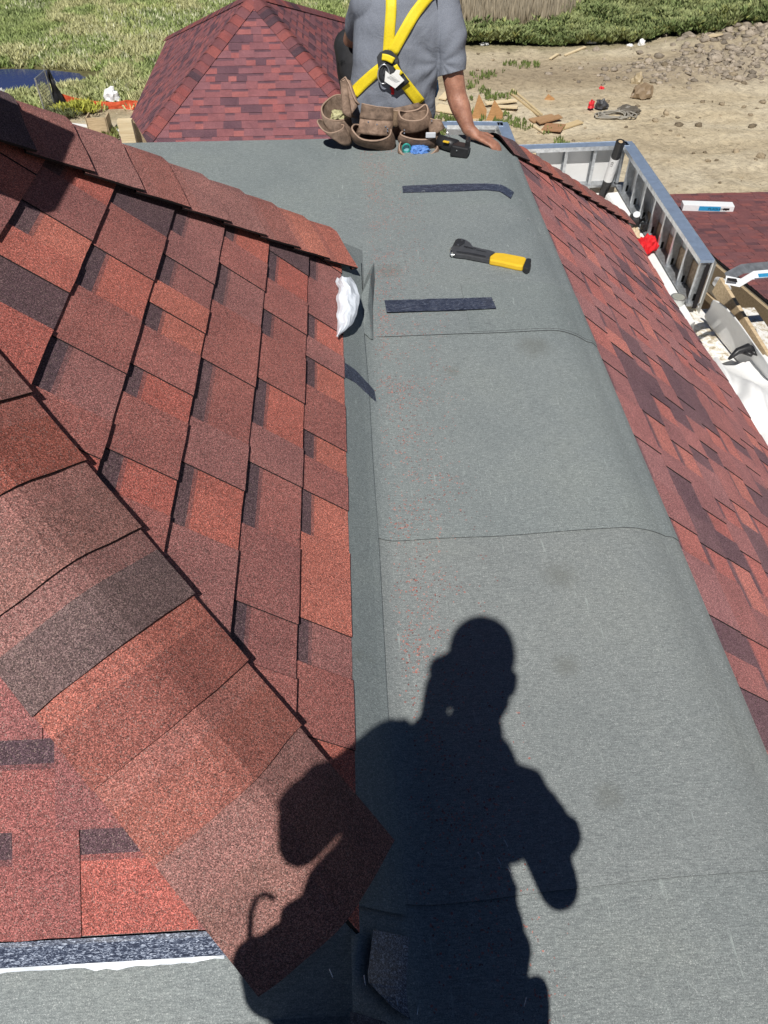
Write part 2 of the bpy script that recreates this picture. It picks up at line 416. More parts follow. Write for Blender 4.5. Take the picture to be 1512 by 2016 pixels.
# ---- felt underlayment sheets
def prof(x):
    """height of the flat-to-slope profile"""
    if x < .69: return 0.0
    if x < .86:
        t = (x-.69)/.17; return -.5*t*t*.17*t40
    return -(.5*.17*t40) - (x-.86)*t40
xs_flat = [-.036, -.02, .02, .05, .07, .09, .12]+[.15+.06*i for i in range(9)]+[.69, .72, .745, .77, .79, .81, .83, .85, .862, .872]
def lowz(x):                              # concave bend up the raised roof
    if x > .11: return 0.0
    if x > .03: return .5*((.11-x)**2)/.08*t42
    return .5*.08*t42+(.03-x)*t42
def sheet(name, y0, y1, xs, za, zb, tint=(1, 1, 1), skew=0.0, lab=None, ny=24, wav=.0030):
    mb = MB(); rows = []; th = .0025
    for j in range(ny+1):
        t = j/ny; row = []
        for x in xs:
            y = y0+(y1-y0)*t + (skew*(x-.4) + .006*noise.noise((x*5, y1, 2)))*(1 if j == ny else (1 if j == 0 else .5))
            z = prof(x)+(lowz(x) if y1 < 3 else 0)+(.010 if x > .84 else 0)+za+(zb-za)*t+wav*noise.noise((x*4, y*3, 5.0))
            row.append(Vector((x, y, z)))
        rows.append(row)
    mb.grid(rows, tint)
    def skirt(line): mb.grid([line, [p-Vector((0, 0, th)) for p in line]], (.35, .35, .35))
    skirt(rows[-1]); skirt(rows[0]); skirt([r[-1] for r in rows]); skirt([r[0] for r in rows])
    o = mb.build(name, M_felt, bld)
    for pgn in o.data.polygons: pgn.use_smooth = abs(pgn.normal.z) > .3
    if lab: o['label'] = lab
    return o
sheet('felt_sheet', -.55, .52, xs_flat, .004, .003, (1.0, 1.0, .99), .02)
sheet('felt_sheet', .435, 1.38, xs_flat, .007, .003, (1.02, 1.01, 1.0), .05)
sheet('felt_sheet', 1.30, 2.30, xs_flat, .007, .003, (.98, 1.0, 1.0), .03)
sheet('felt_sheet', 2.225, 3.2, xs_flat, .007, .004, (.94, .96, .97), .0)
sheet('felt_sheet', 3.15, EY+.02, xs_flat, .003, .005, (.94, .97, .97), .0)
xr = [.42]+[x for x in xs_flat if x > .44]
sheet('felt_patch', 2.235, 2.545, xr, .0085, .009, (.9, .93, .93), .0)
xw = list(np.linspace(LX, -.01, 20))
sh = sheet('felt_sheet', 2.75, EY+.015, [-4.55, -3.5, -2.5, -1.8, -1.2, -.8, -.4, -.1, .1], .001, .001, (.96, .99, .99), 0, ny=8) if False else None
mb = MB()
g = [[Vector((x, y, .0015)) for x in np.linspace(LX, .05, 12)] for y in np.linspace(2.6, EY+.015, 8)]
mb.grid(g, (.95, .98, .98)); mb.build('felt_sheet', M_felt, bld)
mb = MB()
g = [[Vector((x, y, .0010)) for x in np.linspace(LX, .05, 12)] for y in np.linspace(NY, 2.62, 14)]
mb.grid(g, (1, 1, 1)); mb.build('felt_sheet', M_felt, bld)
# ------------------------------------------------------------------ raised hip roof (part)
ap = Vector((-1.319, 1.647, (BX+1.319)*t42))
ap2 = Vector((-1.9, 1.647, ap.z)); LB = -3.289
mb = MB()
c1, c2, c3, c4 = (BX, BN, 0), (BX, BF, 0), (LB, BF, 0), (LB, BN, 0)
mb.poly([c1, c2, ap]); mb.poly([c2, c3, ap2, ap]); mb.poly([c3, c4, ap2]); mb.poly([c4, c1, ap, ap2])
raised = mb.build('raised_hip_roof', M_felt, bld)
raised['label'] = 'small raised hip roof with thick dark-edged red shingles in the left foreground'
vr = [.134, .28, .437, .595, .752, .915, 1.08, 1.24, 1.40, 1.56, 1.72, 1.865]
shingle_field('shingle_facet', (BX, 0, 0), (0, 1, 0), (-c42, 0, s42), .2, 2.9, vr,
              [(-1, c42, -BN), (1, .83*c42, BF)], M_gran, raised, seed=41, thick=.0095, lam=.0035, jit=.0008, segw=(.09, .23), darkp=.07, dim=(.98, .90, .92))
vn = [.160, .335, .485, .635, .785, .93, 1.06, 1.20, 1.35, 1.50, 1.65, 1.8]
shingle_field('shingle_facet', (0, BN, 0), (1, 0, 0), (0, c42, s42), -3.2, .1, vn,
              [(1, c42, BX), (-1, c42, -LB)], M_gran, raised, seed=37, thick=.005, lam=.003, segw=(.08, .19), darkp=.03, dim=(.84, .74, .80))
shingle_field('shingle_facet', (0, BF, 0), (1, 0, 0), (0, -math.cos(math.atan(tf)), math.sin(math.atan(tf))), -3.2, .1, [.14+.15*i for i in range(11)],
              [(1, 1.2*math.cos(math.atan(tf)), BX), (-1, 1.2*math.cos(math.atan(tf)), -LB)], M_granfar, raised, seed=35, sub=0)
nR = Vector((s42, 0, c42)); nN = Vector((0, -s42, c42)); nF = Vector((0, math.sin(math.atan(tf)), math.cos(math.atan(tf))))
# near hip: lower edges given by their plan X on the hip line
hx = [-.050, -.213, -.306, -.399, -.493, -.587, -.682, -.775, -.87, -.935, -.98, -1.07, -1.165, -1.26, -1.31]
kf = math.sqrt(2+t42**2)
sA = Vector((BX, BN, 0))
near_cap = hip_caps(sA, ap, nR, nN, [(BX-x)*kf for x in hx], .172, raised, 21, M_gran, lift=.024, thick=.008, cols=[(.21, .105, .09), (.28, .10, .078), (.255, .088, .07), (.125, .082, .080), (.24, .115, .098), (.25, .078, .058), (.24, .11, .095), (.27, .11, .095)])
ff = (ap-Vector((BX, BF, 0))).length/(BX-ap.x)
hf = [-.072, -.07, -.165, -.26, -.355, -.45, -.545, -.64, -.735, -.83, -.925, -1.02, -1.115, -1.21, -1.3]
far_cap = hip_caps(Vector((BX, BF, 0)), ap, nR, nF, [(BX-x)*ff for x in hf], .20, raised, 8, M_gran, lift=.032, thick=.012)
rc = [.06+.15*i for i in range(4)]
hip_caps(ap2, ap, nN, nF, [0, .15, .3, .45, .57], .165, raised, 9, M_gran)
# slope strip of felt lying down the right facet onto the flat
mb = MB(); rows = []
for j in range(41):
    y = .40+(2.70-.40)*j/40
    row = []
    edge = .052+.006*noise.noise((y*2.0, 3, 1))+(.012 if y < .8 else 0)*(1-(y-.24)/.56 if y < .8 else 0)
    for x in [max(-.037, .328-y+.01), -.03, .0, .02, .035, edge]:
        row.append(Vector((x, y, lowz(x)+.0125)))
    rows.append(row)
mb.grid(rows, (.90, .93, .93)); mb.grid([[r[-1] for r in rows], [r[-1]-Vector((0, 0, .0035)) for r in rows]], (.1, .1, .1))
o = mb.build('felt_strip', M_felt, raised)
# membrane strip under the near eave and torn film hanging from it
def near_pt(x, v, h=0): return Vector((x, BN, 0))+Vector((0, c42, s42))*v+nN*h
mb = MB(); 
xs = np.linspace(-3.2, -.235, 60)
mb.grid([[near_pt(x, .158, .009) for x in xs], [near_pt(x, .150, .010+.001*noise.noise((x*20, 0, 0))) for x in xs], [near_pt(x, .112+.003*noise.noise((x*7, 0, 0)), .007) for x in xs]])
M_blotch, t_, b__, N_, L_ = newmat('eave tape')
co_ = N_('ShaderNodeTexCoord').outputs['Object']; mp_ = N_('ShaderNodeMapping'); mp_.inputs['Scale'].default_value = (150, 420, 420); L_(co_, mp_.inputs[0])
nz = noise_tex(N_, L_, mp_.outputs[0], 1, 5, .7, 1.0); rz = ramp(N_, [(.42, (.02, .025, .045)), (.52, (.06, .075, .12)), (.60, (.40, .45, .55)), (.75, (.7, .74, .8))]); L_(nz.outputs[0], rz.inputs[0]); L_(rz.outputs[0], b__.inputs['Base Color']); b__.inputs['Roughness'].default_value = .35
mb.build('eave_tape', M_blotch, raised)
mb = MB(); rr_ = random.Random(4)
top = []; bot = []
for i, x in enumerate(np.linspace(-3.2, -.245, 170)):
    top.append(near_pt(x, .117, .0085)); fr = -.002+.009*max(0, noise.noise((x*11, 4, 0))+.1)+.007*rr_.random()*(1 if -.5 < x < -.32 else .25)
    bot.append(near_pt(x, .112-fr, .009+.004*rr_.random()))
mb.grid([top, bot]); mb.build('torn_film', M_film, raised, solid=.0006)
# white curled film hanging out of the end of the far cap
mb = MB(); rows = []
for i in range(17):
    t = i/16; row = []
    py = 546+t*116
    for j in range(9):
        s_ = j/8
        px = 664+s_*(46*math.sin(math.pi*min(1, .12+t*.88))**.6*(1-.25*t)+2)
        X = -.03+s_*.085*(1-.5*t)
        h = .055*math.sin(math.pi*(.15+.8*s_))*(1-t*.6)+.02
        row.append(onY(px, py, 2.40-t*.31-.05*math.sin(math.pi*s_)*(1-t*.5)-.02)+Vector((0, 0, 1))*.010*noise.noise((t*5, s_*4, 2))+Vector((.010*noise.noise((t*7, s_*2, 9)), 0, 0)))
    rows.append(row)
mb.grid(rows); mb.build('release_film', M_film, raised, smooth=False, solid=.001)
# ---- tape strips on the felt
def tape_strip(name, pts_a, pts_b, zf, lab, parent=bld):
    mb = MB(); n = 14; ra, rb = [], []
    def along(P, t):
        t *= len(P)-1; i = min(int(t), len(P)-2); f = t-i
        return (P[i][0]*(1-f)+P[i+1][0]*f, P[i][1]*(1-f)+P[i+1][1]*f)
    for i in range(n+1):
        qa, qb = along(pts_a, i/n), along(pts_b, i/n)
        ra.append(zf(*qa)+Vector((0, 0, .002*noise.noise((i*1.3, 0, qa[1]))))); rb.append(zf(*qb)+Vector((0, 0, .002*noise.noise((i*1.7, 5, qb[1])))))
    mb.grid([ra, rb]); dn = Vector((0, 0, -.003))
    for l in (ra, rb): mb.grid([l, [p+dn for p in l]], (.4, .4, .4))
    mb.poly([ra[0], rb[0], rb[0]+dn, ra[0]+dn]); mb.poly([ra[-1], rb[-1], rb[-1]+dn, ra[-1]+dn])
    o = mb.build(name, M_tape, parent); o['label'] = lab; return o
def surf(px, py, h=.004):
    p_ = onz(px, py, h+.004)
    for _ in range(6): p_ = onz(px, py, h+.005+prof(p_.x))
    return p_
tape_strip('tape', [(792, 366), (880, 362), (960, 361), (990, 364), (1012, 378)], [(793, 378), (880, 376), (955, 373), (985, 376), (1006, 390)], surf, 'long black tape strip bending over the deck edge beyond the hammer tacker')
tape_strip('tape', [(757, 591), (860, 588), (968, 585)], [(761, 613), (870, 610), (977, 606)], lambda a_, b_: surf(a_, b_, .012), 'black tape strip lying flat nearer than the hammer tacker')
zr = lambda px, py: onpl(px, py, nR, nR.dot(Vector((BX, 0, .0)))+.013)
tape_strip('tape', [(664, 704), (700, 728), (737, 768)], [(664, 733), (700, 752), (741, 791)], zr, 'angled black tape strip coming out from under the left shingles', raised)
# scuffed tape in the shadow near the corner (bottom)
tape_strip('tape', [(735, 1830), (722, 1930), (775, 1985), (806, 2005)], [(806, 1845), (800, 1930), (803, 1985), (808, 2006)], lambda a_, b_: onz(a_, b_, .022) if a_ > 800 else onpl(a_, b_, nR, nR.dot(Vector((BX, 0, 0)))+.017), 'crumpled black tape lying in the photographer shadow by the corner', raised).data.materials[0] = M_blotch
tape_strip('tape', [(690, 1990), (760, 2012)], [(686, 2040), (770, 2050)], lambda a_, b_: onpl(a_, b_, nR, nR.dot(Vector((BX, 0, 0)))+.017), 'second scrap of black tape at the bottom of the photo', raised)
# wrinkle in the felt where the far sheet was cut
mb = MB()
a0, a1, a2 = onz(735, 522, .012), onz(722, 600, .018), onz(733, 668, .014)
k0, k1, k2 = onz(733, 540, .02), onz(717, 560, .004), onz(712, 640, .02)
mb.grid([[onz(736, 518, .006), onz(729, 545, .05), onz(724, 600, .035), onz(731, 668, .016)],
         [onz(736, 518, .006), onz(722, 545, .010), onz(708, 590, .030), onz(716, 655, .03)]], (.9, .93, .93))
mb.grid([[onz(736, 518, .006), onz(729, 545, .05), onz(724, 600, .035), onz(731, 668, .016)],
         [onz(738, 519, .006), onz(737, 550, .012), onz(733, 605, .014), onz(734, 668, .012)]], (.85, .88, .88))
mb.build('felt_wrinkle', M_felt, raised, solid=.002)
# staples
M_staple = plain('staple wire', (.75, .76, .78), .25, metal=.6, var=.05)
def staple(px, py, ang, L=.012):
    mb = MB(); p_ = surf(px, py, .010); d = Vector((math.cos(ang), math.sin(ang), 0))*L/2
    mb.tube([p_-d+Vector((0, 0, -.008)), p_-d+Vector((0, 0, .0015)), p_+d+Vector((0, 0, .0015)), p_+d+Vector((0, 0, -.008))], .00075, 6)
    return tag(mb.build('staple', M_staple), group='loose staples in the photographer shadow', cat='staple')
for (x, y, a_, lab) in [(944, 1684, 2.0, 'leftmost of the four staples in the chest of the shadow'), (996, 1660, 1.9, 'uppermost of the four staples in the chest of the shadow'),
                   (982, 1696, 2.0, 'staple between the highest and lowest of the four in the shadow'), (1002, 1712, 2.0, 'lowest of the four staples in the chest of the shadow'),
                   (1034, 1972, 1.1, 'lone staple in the shadow near the photo bottom, right of the crease')]:
    staple(x, y, a_)['label'] = lab
for (x, y, a_, lab) in [(652, 1916, 2.0, 'staple left of the crumpled tape in the shadow'), (718, 1929, 1.7, 'staple just touching the left edge of the crumpled tape'), (782, 1971, 1.7, 'staple lying on the crumpled black tape'), (822, 1990, 1.3, 'staple right below the crumpled tape beside the crease')]:
    o = staple(x, y, a_); o['label'] = lab
    p_ = onpl(x, y, nR, nR.dot(Vector((BX, 0, 0)))+.024) if x < 800 else None
    if p_ is not None: o.location = p_-surf(x, y, .010)
for i, (x, y) in enumerate([(833, 376), (983, 363), (1025, 394), (1040, 430), (1053, 462), (690, 430), (972, 592), (1120, 635)]):
    o = staple(x, y, .5+i, .014)
    o['group'] = 'staples on the felt deck'
    o['label'] = ['staple on the near edge of the far black tape strip', 'staple at the far end of the bending tape strip', 'staple at the deck edge just past the bent tape', 'staple at the deck edge level with the far roof line beyond', 'staple at the deck edge above the hammer tacker butt', 'staple alone on the felt beyond the raised roof tip', 'staple at the right end of the nearer black tape strip', 'staple at the deck edge beside the felt patch'][i]
settle(bld, (0, 0, -12.5))
# ================================================================== TACKER
tk = empty('hammer_tacker'); 
M_tblack = plain('black moulded grip', (.028, .029, .032), .45, var=.2, scale=60)
M_tgrey = plain('dark grey housing', (.06, .062, .068), .4, var=.15, scale=60)
M_yel = plain('yellow handle', (.78, .50, .03), .45, var=.05, scale=40)
M_chrome = plain('bright steel', (.7, .71, .72), .25, metal=.9, var=.05)
tx = lambda u, v, z: onz(860+u/6.873, 450+v/6.873, z)
def flatpoly(name, pts, z0, z1, mat, bev=.003):
    z0, z1 = z0*.65, z1*.66; cy_ = sum(p[1] for p in pts)/len(pts); pts = [(u, v-(6 if v > cy_ else 0)) for u, v in pts]
    mb = MB(); top = [tx(u, v, z1) for u, v in pts]
    mb.prism([Vector((p.x, p.y, z0)) for p in top], (0, 0, (z1-z0)))
    return mb.build(name, mat, tk, bevel=bev, smooth=False)
flatpoly('housing', [(205, 238), (250, 150), (285, 128), (340, 130), (395, 150), (450, 185), (490, 237), (600, 266), (710, 292), (790, 318), (725, 365), (712, 425), (560, 395), (400, 362), (245, 345), (200, 300)], .012, .040, M_tgrey)
flatpoly('striking_head', [(215, 232), (252, 152), (285, 130), (385, 150), (375, 200), (300, 245), (250, 240)], .008, .0445, M_tblack)
flatpoly('magazine', [(262, 300), (420, 318), (660, 372), (668, 388), (640, 392), (420, 350), (268, 322)], .012, .043, M_tblack, .001)
flatpoly('handle', [(790, 318), (905, 325), (1050, 352), (1195, 380), (1212, 400), (1200, 440), (1168, 512), (1080, 500), (1000, 482), (850, 448), (714, 424), (722, 366)], .010, .046, M_yel, .007)
flatpoly('end_cap', [(1212, 398), (1240, 395), (1278, 402), (1282, 430), (1235, 470), (1282, 478), (1262, 530), (1225, 552), (1190, 535), (1166, 512)], .008, .047, M_tblack, .004)
flatpoly('magazine_rail', [(240, 345), (400, 362), (560, 395), (712, 425), (712, 440), (560, 412), (400, 380), (240, 360)], .006, .020, M_chrome, .001)
mb = MB(); mb.tube([tx(u, v, .022) for u, v in [(240, 248), (200, 255), (182, 285), (180, 335), (195, 355), (235, 356)]], .0028, 8); mb.build('nose_guard', M_chrome, tk)
mb = MB(); mb.tube([tx(u, v, .020) for u, v in [(255, 290), (215, 318), (212, 335)]], .0035, 8); mb.build('striker_blade', M_chrome, tk)
for (u, v) in ((340, 157), (288, 222)):
    mb = MB(); p_ = tx(u, v, .0292); mb.tube([p_, p_+Vector((0, 0, .0015))], .003, 12); mb.build('rivet', M_chrome, tk)
def text_obj(name, body, p, q, height, mat, parent, nrm=Vector((0, 0, 1)), ext=.0004, bold=.0):
    cu = bpy.data.curves.new(name, 'FONT'); cu.body = body; cu.size = 1; cu.extrude = 0; cu.align_x = 'LEFT'; cu.offset = bold
    t = bpy.data.objects.new('tmp', cu); COL.objects.link(t); bpy.context.view_layer.update()
    me = bpy.data.meshes.new_from_object(t); bpy.data.objects.remove(t)
    xs = [v.co.x for v in me.vertices]; ys = [v.co.y for v in me.vertices]; x0, x1, y0, y1 = min(xs), max(xs), min(ys), max(ys)
    d = (q-p); Ld = d.length; d.normalize(); u = nrm.cross(d).normalized(); n_ = d.cross(u)
    for v in me.vertices:
        v.co = p+d*((v.co.x-x0)/(x1-x0)*Ld)+u*((v.co.y-y0)/(y1-y0)*height)+n_*ext
    me.materials.clear(); me.materials.append(mat)
    o = bpy.data.objects.new(name, me); COL.objects.link(o)
    if parent: o.parent = parent
    return o
text_obj('maker_lettering', 'DEWALT', tx(362, 250, .0272), tx(520, 287, .0272), .0105, M_yel, tk, bold=.02)
text_obj('small_lettering', 'CARBON', tx(532, 292, .0272), tx(665, 322, .0272), .0055, M_yel, tk, bold=.02)
settle(tk, onz(960, 500, .0)); tk['label'] = 'yellow and black hammer tacker lying on the grey felt deck'; tk['category'] = 'hammer tacker'
# ================================================================== PARAPET AND LOWER ROOF
HT = H-4.2; HB = H-4.77
Pp = [onz(1416, 512, HT), onz(1236, 282, HT), onz(1008, 291, HT), onz(990, 244, HT), onz(880, 243, HT)]
Pp[0].x = Pp[1].x
par = empty('parapet_wall')
dirs = [(Pp[i+1]-Pp[i]).normalized() for i in range(4)]
def inward(i):
    d = dirs[i]; n_ = Vector((-d.y, d.x, 0)); cen = Vector((3, 9.0, 0))
    return n_ if n_.dot(cen-Pp[i]) > 0 else -n_
for i in range(4):
    a_, b2 = Pp[i].copy(), Pp[i+1].copy(); inn_ = inward(i); L_ = (b2-a_).length
    mb = MB(); mb.beam(a_+inn_*.0-Vector((0, 0, .015)), b2-Vector((0, 0, .015))+dirs[i]*(.07 if i != 1 else .07), .155, .03)
    # thin bright lips along both edges of the top track
    o = mb.build('top_track', M_track, par)
    mb = MB()
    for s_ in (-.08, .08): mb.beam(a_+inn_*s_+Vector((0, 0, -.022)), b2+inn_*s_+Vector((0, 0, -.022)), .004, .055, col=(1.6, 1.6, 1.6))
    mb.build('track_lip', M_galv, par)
    mb = MB(); aa, bb = a_-inn_*.075, b2-inn_*.075
    zt = HT-.03; zb = HB-.02; zm = HT-.36 if i == 0 else zb
    mb.beam(Vector((aa.x, aa.y, (zt+zb)/2))-dirs[i]*0, Vector((bb.x, bb.y, (zt+zb)/2)), .012, zt-zb)
    o = mb.build('sheathing', M_gyp, par)
    if i == 0:
        mb = MB(); aa, bb = a_-inn_*.060, a_-inn_*.060+dirs[0]*2.1
        pts = [Vector((aa.x, aa.y, zb)), Vector((aa.x, aa.y, HT-.18)), Vector((bb.x, bb.y, HT-.42)), Vector((bb.x, bb.y, zb))]
        mb.poly(pts); mb.build('inner_board', M_osb, par)
    # outer wall face down to the ground
    mb = MB(); aa, bb = a_-inn_*.112, b2-inn_*.112
    mb.poly([(aa.x, aa.y, -14), (bb.x, bb.y, -14), (bb.x, bb.y, HT-.03), (aa.x, aa.y, HT-.03)]); mb.build('outer_face', M_wall, par)
    # studs: C channels
    n_ = int(L_/.405); 
    for k in range(n_+1):
        p0 = a_+dirs[i]*(.03+k*.405); 
        if (p0-a_).length > L_-.05: continue
        mb = MB(); d = dirs[i]
        for (off, ww, dd) in ((-inn_*.0, .095, .003),):
            mb.beam(Vector((p0.x, p0.y, zb)), Vector((p0.x, p0.y, HT-.03)), ww, .003, upv=d, col=(1, 1, 1))
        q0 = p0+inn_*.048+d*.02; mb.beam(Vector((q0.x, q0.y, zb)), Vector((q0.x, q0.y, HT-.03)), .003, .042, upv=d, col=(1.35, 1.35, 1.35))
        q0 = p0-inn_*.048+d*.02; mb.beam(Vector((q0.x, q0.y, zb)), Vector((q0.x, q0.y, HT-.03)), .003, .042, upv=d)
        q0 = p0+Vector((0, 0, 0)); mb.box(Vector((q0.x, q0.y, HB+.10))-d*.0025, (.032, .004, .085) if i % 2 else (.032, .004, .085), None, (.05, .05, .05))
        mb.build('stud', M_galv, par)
    if i == 0:
        mb = MB(); mb.beam(Vector((a_.x+.02, a_.y-.012, zb)), Vector((a_.x+.02, a_.y-.012, HT-.04)), .05, .006, upv=dirs[0]); mb.build('dark_strip', M_blackedge, par)
    mb = MB(); mb.beam(Vector((a_.x, a_.y, HB+.02))+inn_*.0, Vector((b2.x, b2.y, HB+.02)), .16, .03); mb.build('bottom_track', M_galv, par)
ord_ = Pp[1]+inward(1)*.078
mb = MB(); a_ = Pp[2]+dirs[1]*-0.15; q1 = onY(1023, 291, Pp[2].y-.095); q2 = onY(1057, 291, Pp[2].y-.095)
mb.poly([(q1.x, q1.y, HT-.04), (q2.x, q2.y, HT-.04), (q2.x, q2.y, HT-.42), (q1.x, q1.y, HT-.42)]); mb.build('board', M_wood, par, solid=.012)
settle(par, (Pp[1].x, Pp[1].y, HB)); tag(par, 'low parapet of bare steel studs with a blue metal top track beyond the right slope', 'parapet wall')
# lower flat roof floor with its white membrane
lr = empty('lower_flat_roof'); FZ = HB-.11
mb = MB()
x0 = EX+EV-.3; 
g = []
for y in np.linspace(-4, Pp[1].y-.02, 40):
    g.append([Vector((x, y, FZ+.012*noise.noise((x*2, y*1.5, 1)))) for x in np.linspace(x0, Pp[0].x-.02, 12)])
mb.grid(g)
g = [[Vector((x, y, FZ+.002)) for x in np.linspace(Pp[0].x-.03, 4.75, 5)] for y in np.linspace(2.0, 7.62, 12)]
mb.grid(g)
g = [[Vector((x, y, FZ-.003)) for x in np.linspace(-1.0, x0+.05, 4)] for y in np.linspace(EY+EV-.2, Pp[3].y+.1, 4)]
mb.grid(g)
M_dirtywhite, t_, b__, N_, L_ = newmat('dusty white membrane')
co_ = N_('ShaderNodeTexCoord').outputs['Object']; nz = noise_tex(N_, L_, co_, 14, 6, .7, .5)
rz = ramp(N_, [(.36, (.38, .31, .21)), (.44, (.62, .56, .45)), (.52, (.80, .79, .76)), (.8, (.84, .84, .83))]); L_(nz.outputs[0], rz.inputs[0]); L_(rz.outputs[0], b__.inputs['Base Color']); b__.inputs['Roughness'].default_value = .5
mb.build('membrane', M_dirtywhite, lr)
# white wrapped curb along the foot of the parapet
mb = MB(); cx = Pp[0].x-.17
ya, yb = Pp[0].y-.35, Pp[1].y-.28
rows = []
for y in np.linspace(ya, yb, 30):
    j = .006*noise.noise((y*6, 1, 1))
    rows.append([Vector((cx-.085+j, y, FZ)), Vector((cx-.08+j, y, HB-.03)), Vector((cx-.06, y, HB+.005)), Vector((cx+.08, y, HB+.015+j)), Vector((cx+.09, y, FZ))])
mb.grid(rows); mb.poly(rows[0]); mb.poly(rows[-1]); mb.build('wrapped_curb', M_white, lr)
settle(lr, (3, 8, FZ)); tag(lr, 'dusty white membrane gutter roof between the right shingle slope and the stud parapet', 'flat roof')
# metal bars on the white floor
def bar(px0, py0, px1, py1, z, wd, th, name, mat, lab, cat):
    mb = MB(); a_, b2 = onz(px0, py0, z), onz(px1, py1, z); mb.beam(a_, b2, wd, th, col=(.8, .8, .8)); 
    o = mb.build(name, mat); o['label'] = lab; o['category'] = cat; return o
bar(1206, 392, 1236, 432, FZ+.02, .03, .02, 'steel_channel', M_galv, 'thin steel channel on the white floor beside the dark saw', 'steel channel')
bar(1252, 452-4, 1240, 428, FZ+.2, .03, .02, 'steel_channel', M_galv, 'short steel strip on the white curb behind the dark saw', 'steel channel') if False else None
bar(1277, 496, 1294, 524, FZ+.05, .055, .02, 'steel_channel', M_galv, 'grey steel channel on the white floor just nearer than the red cloth', 'steel channel')
# roll leaning in the corner
mb = MB(); ta = onY(1222, 279, Pp[1].y-.35); tb = onz(1187, 384, FZ+.02)
tube = empty('membrane_roll')
n_ = (ta-tb)
def tubeseg(t0, t1, r, mat, nm):
    m_ = MB(); m_.tube([tb+n_*t0, tb+n_*t1], r, 20); return m_.build(nm, mat, tube, smooth=False)
M_bk = plain('black roll film', (.02, .02, .022), .35, var=.2)
tubeseg(0, 1, .062, M_bk, 'roll'); 
lab_ = tubeseg(.30, .72, .064, plain('white paper label', (.7, .7, .7), .6, var=.05), 'paper_label')
mb = MB(); mb.tube([tb+n_*.999, tb+n_*1.002], .03, 14); mb.build('core', M_wood, tube)
bdir = (CAM-tb); sd = n_.normalized().cross(bdir).normalized(); nn_ = sd.cross(n_.normalized())
if nn_.dot(bdir) < 0: nn_ = -nn_
pA = tb+n_*.60+nn_*.0655+sd*0; text_obj('label_text', '123', pA, pA+n_*.08, .03, M_bk, lab_, nrm=nn_)
settle(tube, tb); tag(tube, 'black membrane roll with a white paper label leaning in the corner of the parapet', 'membrane roll')
# saw, red cloth, can, red cup
saw = empty('circular_saw'); sp_ = onz(1252, 440, FZ+.18)
M_sawb = plain('black tool plastic', (.02, .02, .022), .4, var=.2)
mb = MB(); mb.tube([sp_+Vector((-.09, 0, .02)), sp_+Vector((-.07, 0, .025)), sp_+Vector((.0, 0, .03)), sp_+Vector((.05, .0, .03))], [.05, .10, .095, .03], 22); mb.build('motor_housing', M_sawb, saw)
mb = MB(); q_ = sp_+Vector((-.03, -.03, .13)); mb.tube([q_, q_+Vector((-.004, -.006, .012))], .045, 20); mb.build('blade_cover', plain('pale cap', (.7, .72, .74), .3, var=.05), saw)
mb = MB(); mb.tube([sp_+Vector((.06, .05, .0)), sp_+Vector((.12, 0, .09)), sp_+Vector((.09, -.12, .09)), sp_+Vector((.04, -.2, .03)), sp_+Vector((.10, -.12, -.04))], .02, 10); mb.build('handle', M_sawb, saw, smooth=True)
mb = MB(); mb.box(sp_+Vector((0, -.02, -.08)), (.16, .3, .006)); mb.build('base_plate', M_galv, saw)
mb = MB(); mb.box(sp_+Vector((.05, -.16, .04)), (.07, .06, .08)); mb.build('battery', M_sawb, saw, bevel=.008)
settle(saw, sp_-Vector((0, 0, .085))); tag(saw, 'black circular saw with a round pale cap standing on the white floor beside the curb', 'saw')
def cloth(name, cpts, z, amp, mat, lab, cat, n=22, seed=0, drape_=None):
    """rumpled cloth over the pixel polygon's bounding quad"""
    mb = MB(); g = []
    q = [onz(x, y, z) for x, y in cpts]
    for j in range(n):
        row = []
        for i in range(n):
            s_, t_ = i/(n-1), j/(n-1)
            p_ = (q[0]*(1-s_)+q[1]*s_)*(1-t_)+(q[3]*(1-s_)+q[2]*s_)*t_
            h = amp*(noise.noise((s_*4+seed, t_*4, 1))+.6*noise.noise((s_*9+seed, t_*8, 3)))+amp*.5*(1-(2*s_-1)**4)*(1-(2*t_-1)**4)
            sh_ = .25*(q[1]-q[0]).length*noise.noise((s_*2.4+seed, t_*2.4, 8))
            row.append(p_+Vector((sh_*.5, sh_*.5, h)))
        g.append(row)
    mb.grid(g); o = mb.build(name, mat, smooth=True, solid=.004); o['label'] = lab; o['category'] = cat; return o
M_red = plain('red cotton', (.62, .012, .018), .75, var=.2, scale=12)
cloth('red_cloth', [(1252, 474), (1284, 462), (1303, 484), (1268, 505)], HB+.07, .07, M_red, 'crumpled bright red cloth draped over the white curb', 'cloth', seed=3)
cloth('insulation_scrap', [(1232, 450), (1256, 446), (1262, 468), (1244, 472)], FZ+.16, .03, plain('yellowish insulation', (.62, .50, .34), .9, var=.2), 'tan crumpled paper scrap between the saw and the red cloth', 'scrap', seed=9)
can = empty('paint_can'); cp = onz(1336, 584, FZ+.21)
cb = Vector((cp.x, cp.y, FZ+.01)); M_can = plain('tin can', (.62, .64, .62), .35, metal=.5, var=.08)
mb = MB(); mb.tube([cb, cb+Vector((0, 0, .19))], .083, 32, caps=True); mb.build('can_body', M_can, can)
mb = MB(); mb.tube([cb+Vector((0, 0, .19)), cb+Vector((0, 0, .196))], .086, 32); mb.build('rim', M_chrome, can)
mb = MB(); mb.tube([cb+Vector((0, 0, .197)), cb+Vector((0, 0, .199))], .070, 32, col=(.9, .88, .8)); mb.build('lid', M_can, can)
settle(can, cb); tag(can, 'silver paint can with a round lid at the lower edge of the right slope', 'can')
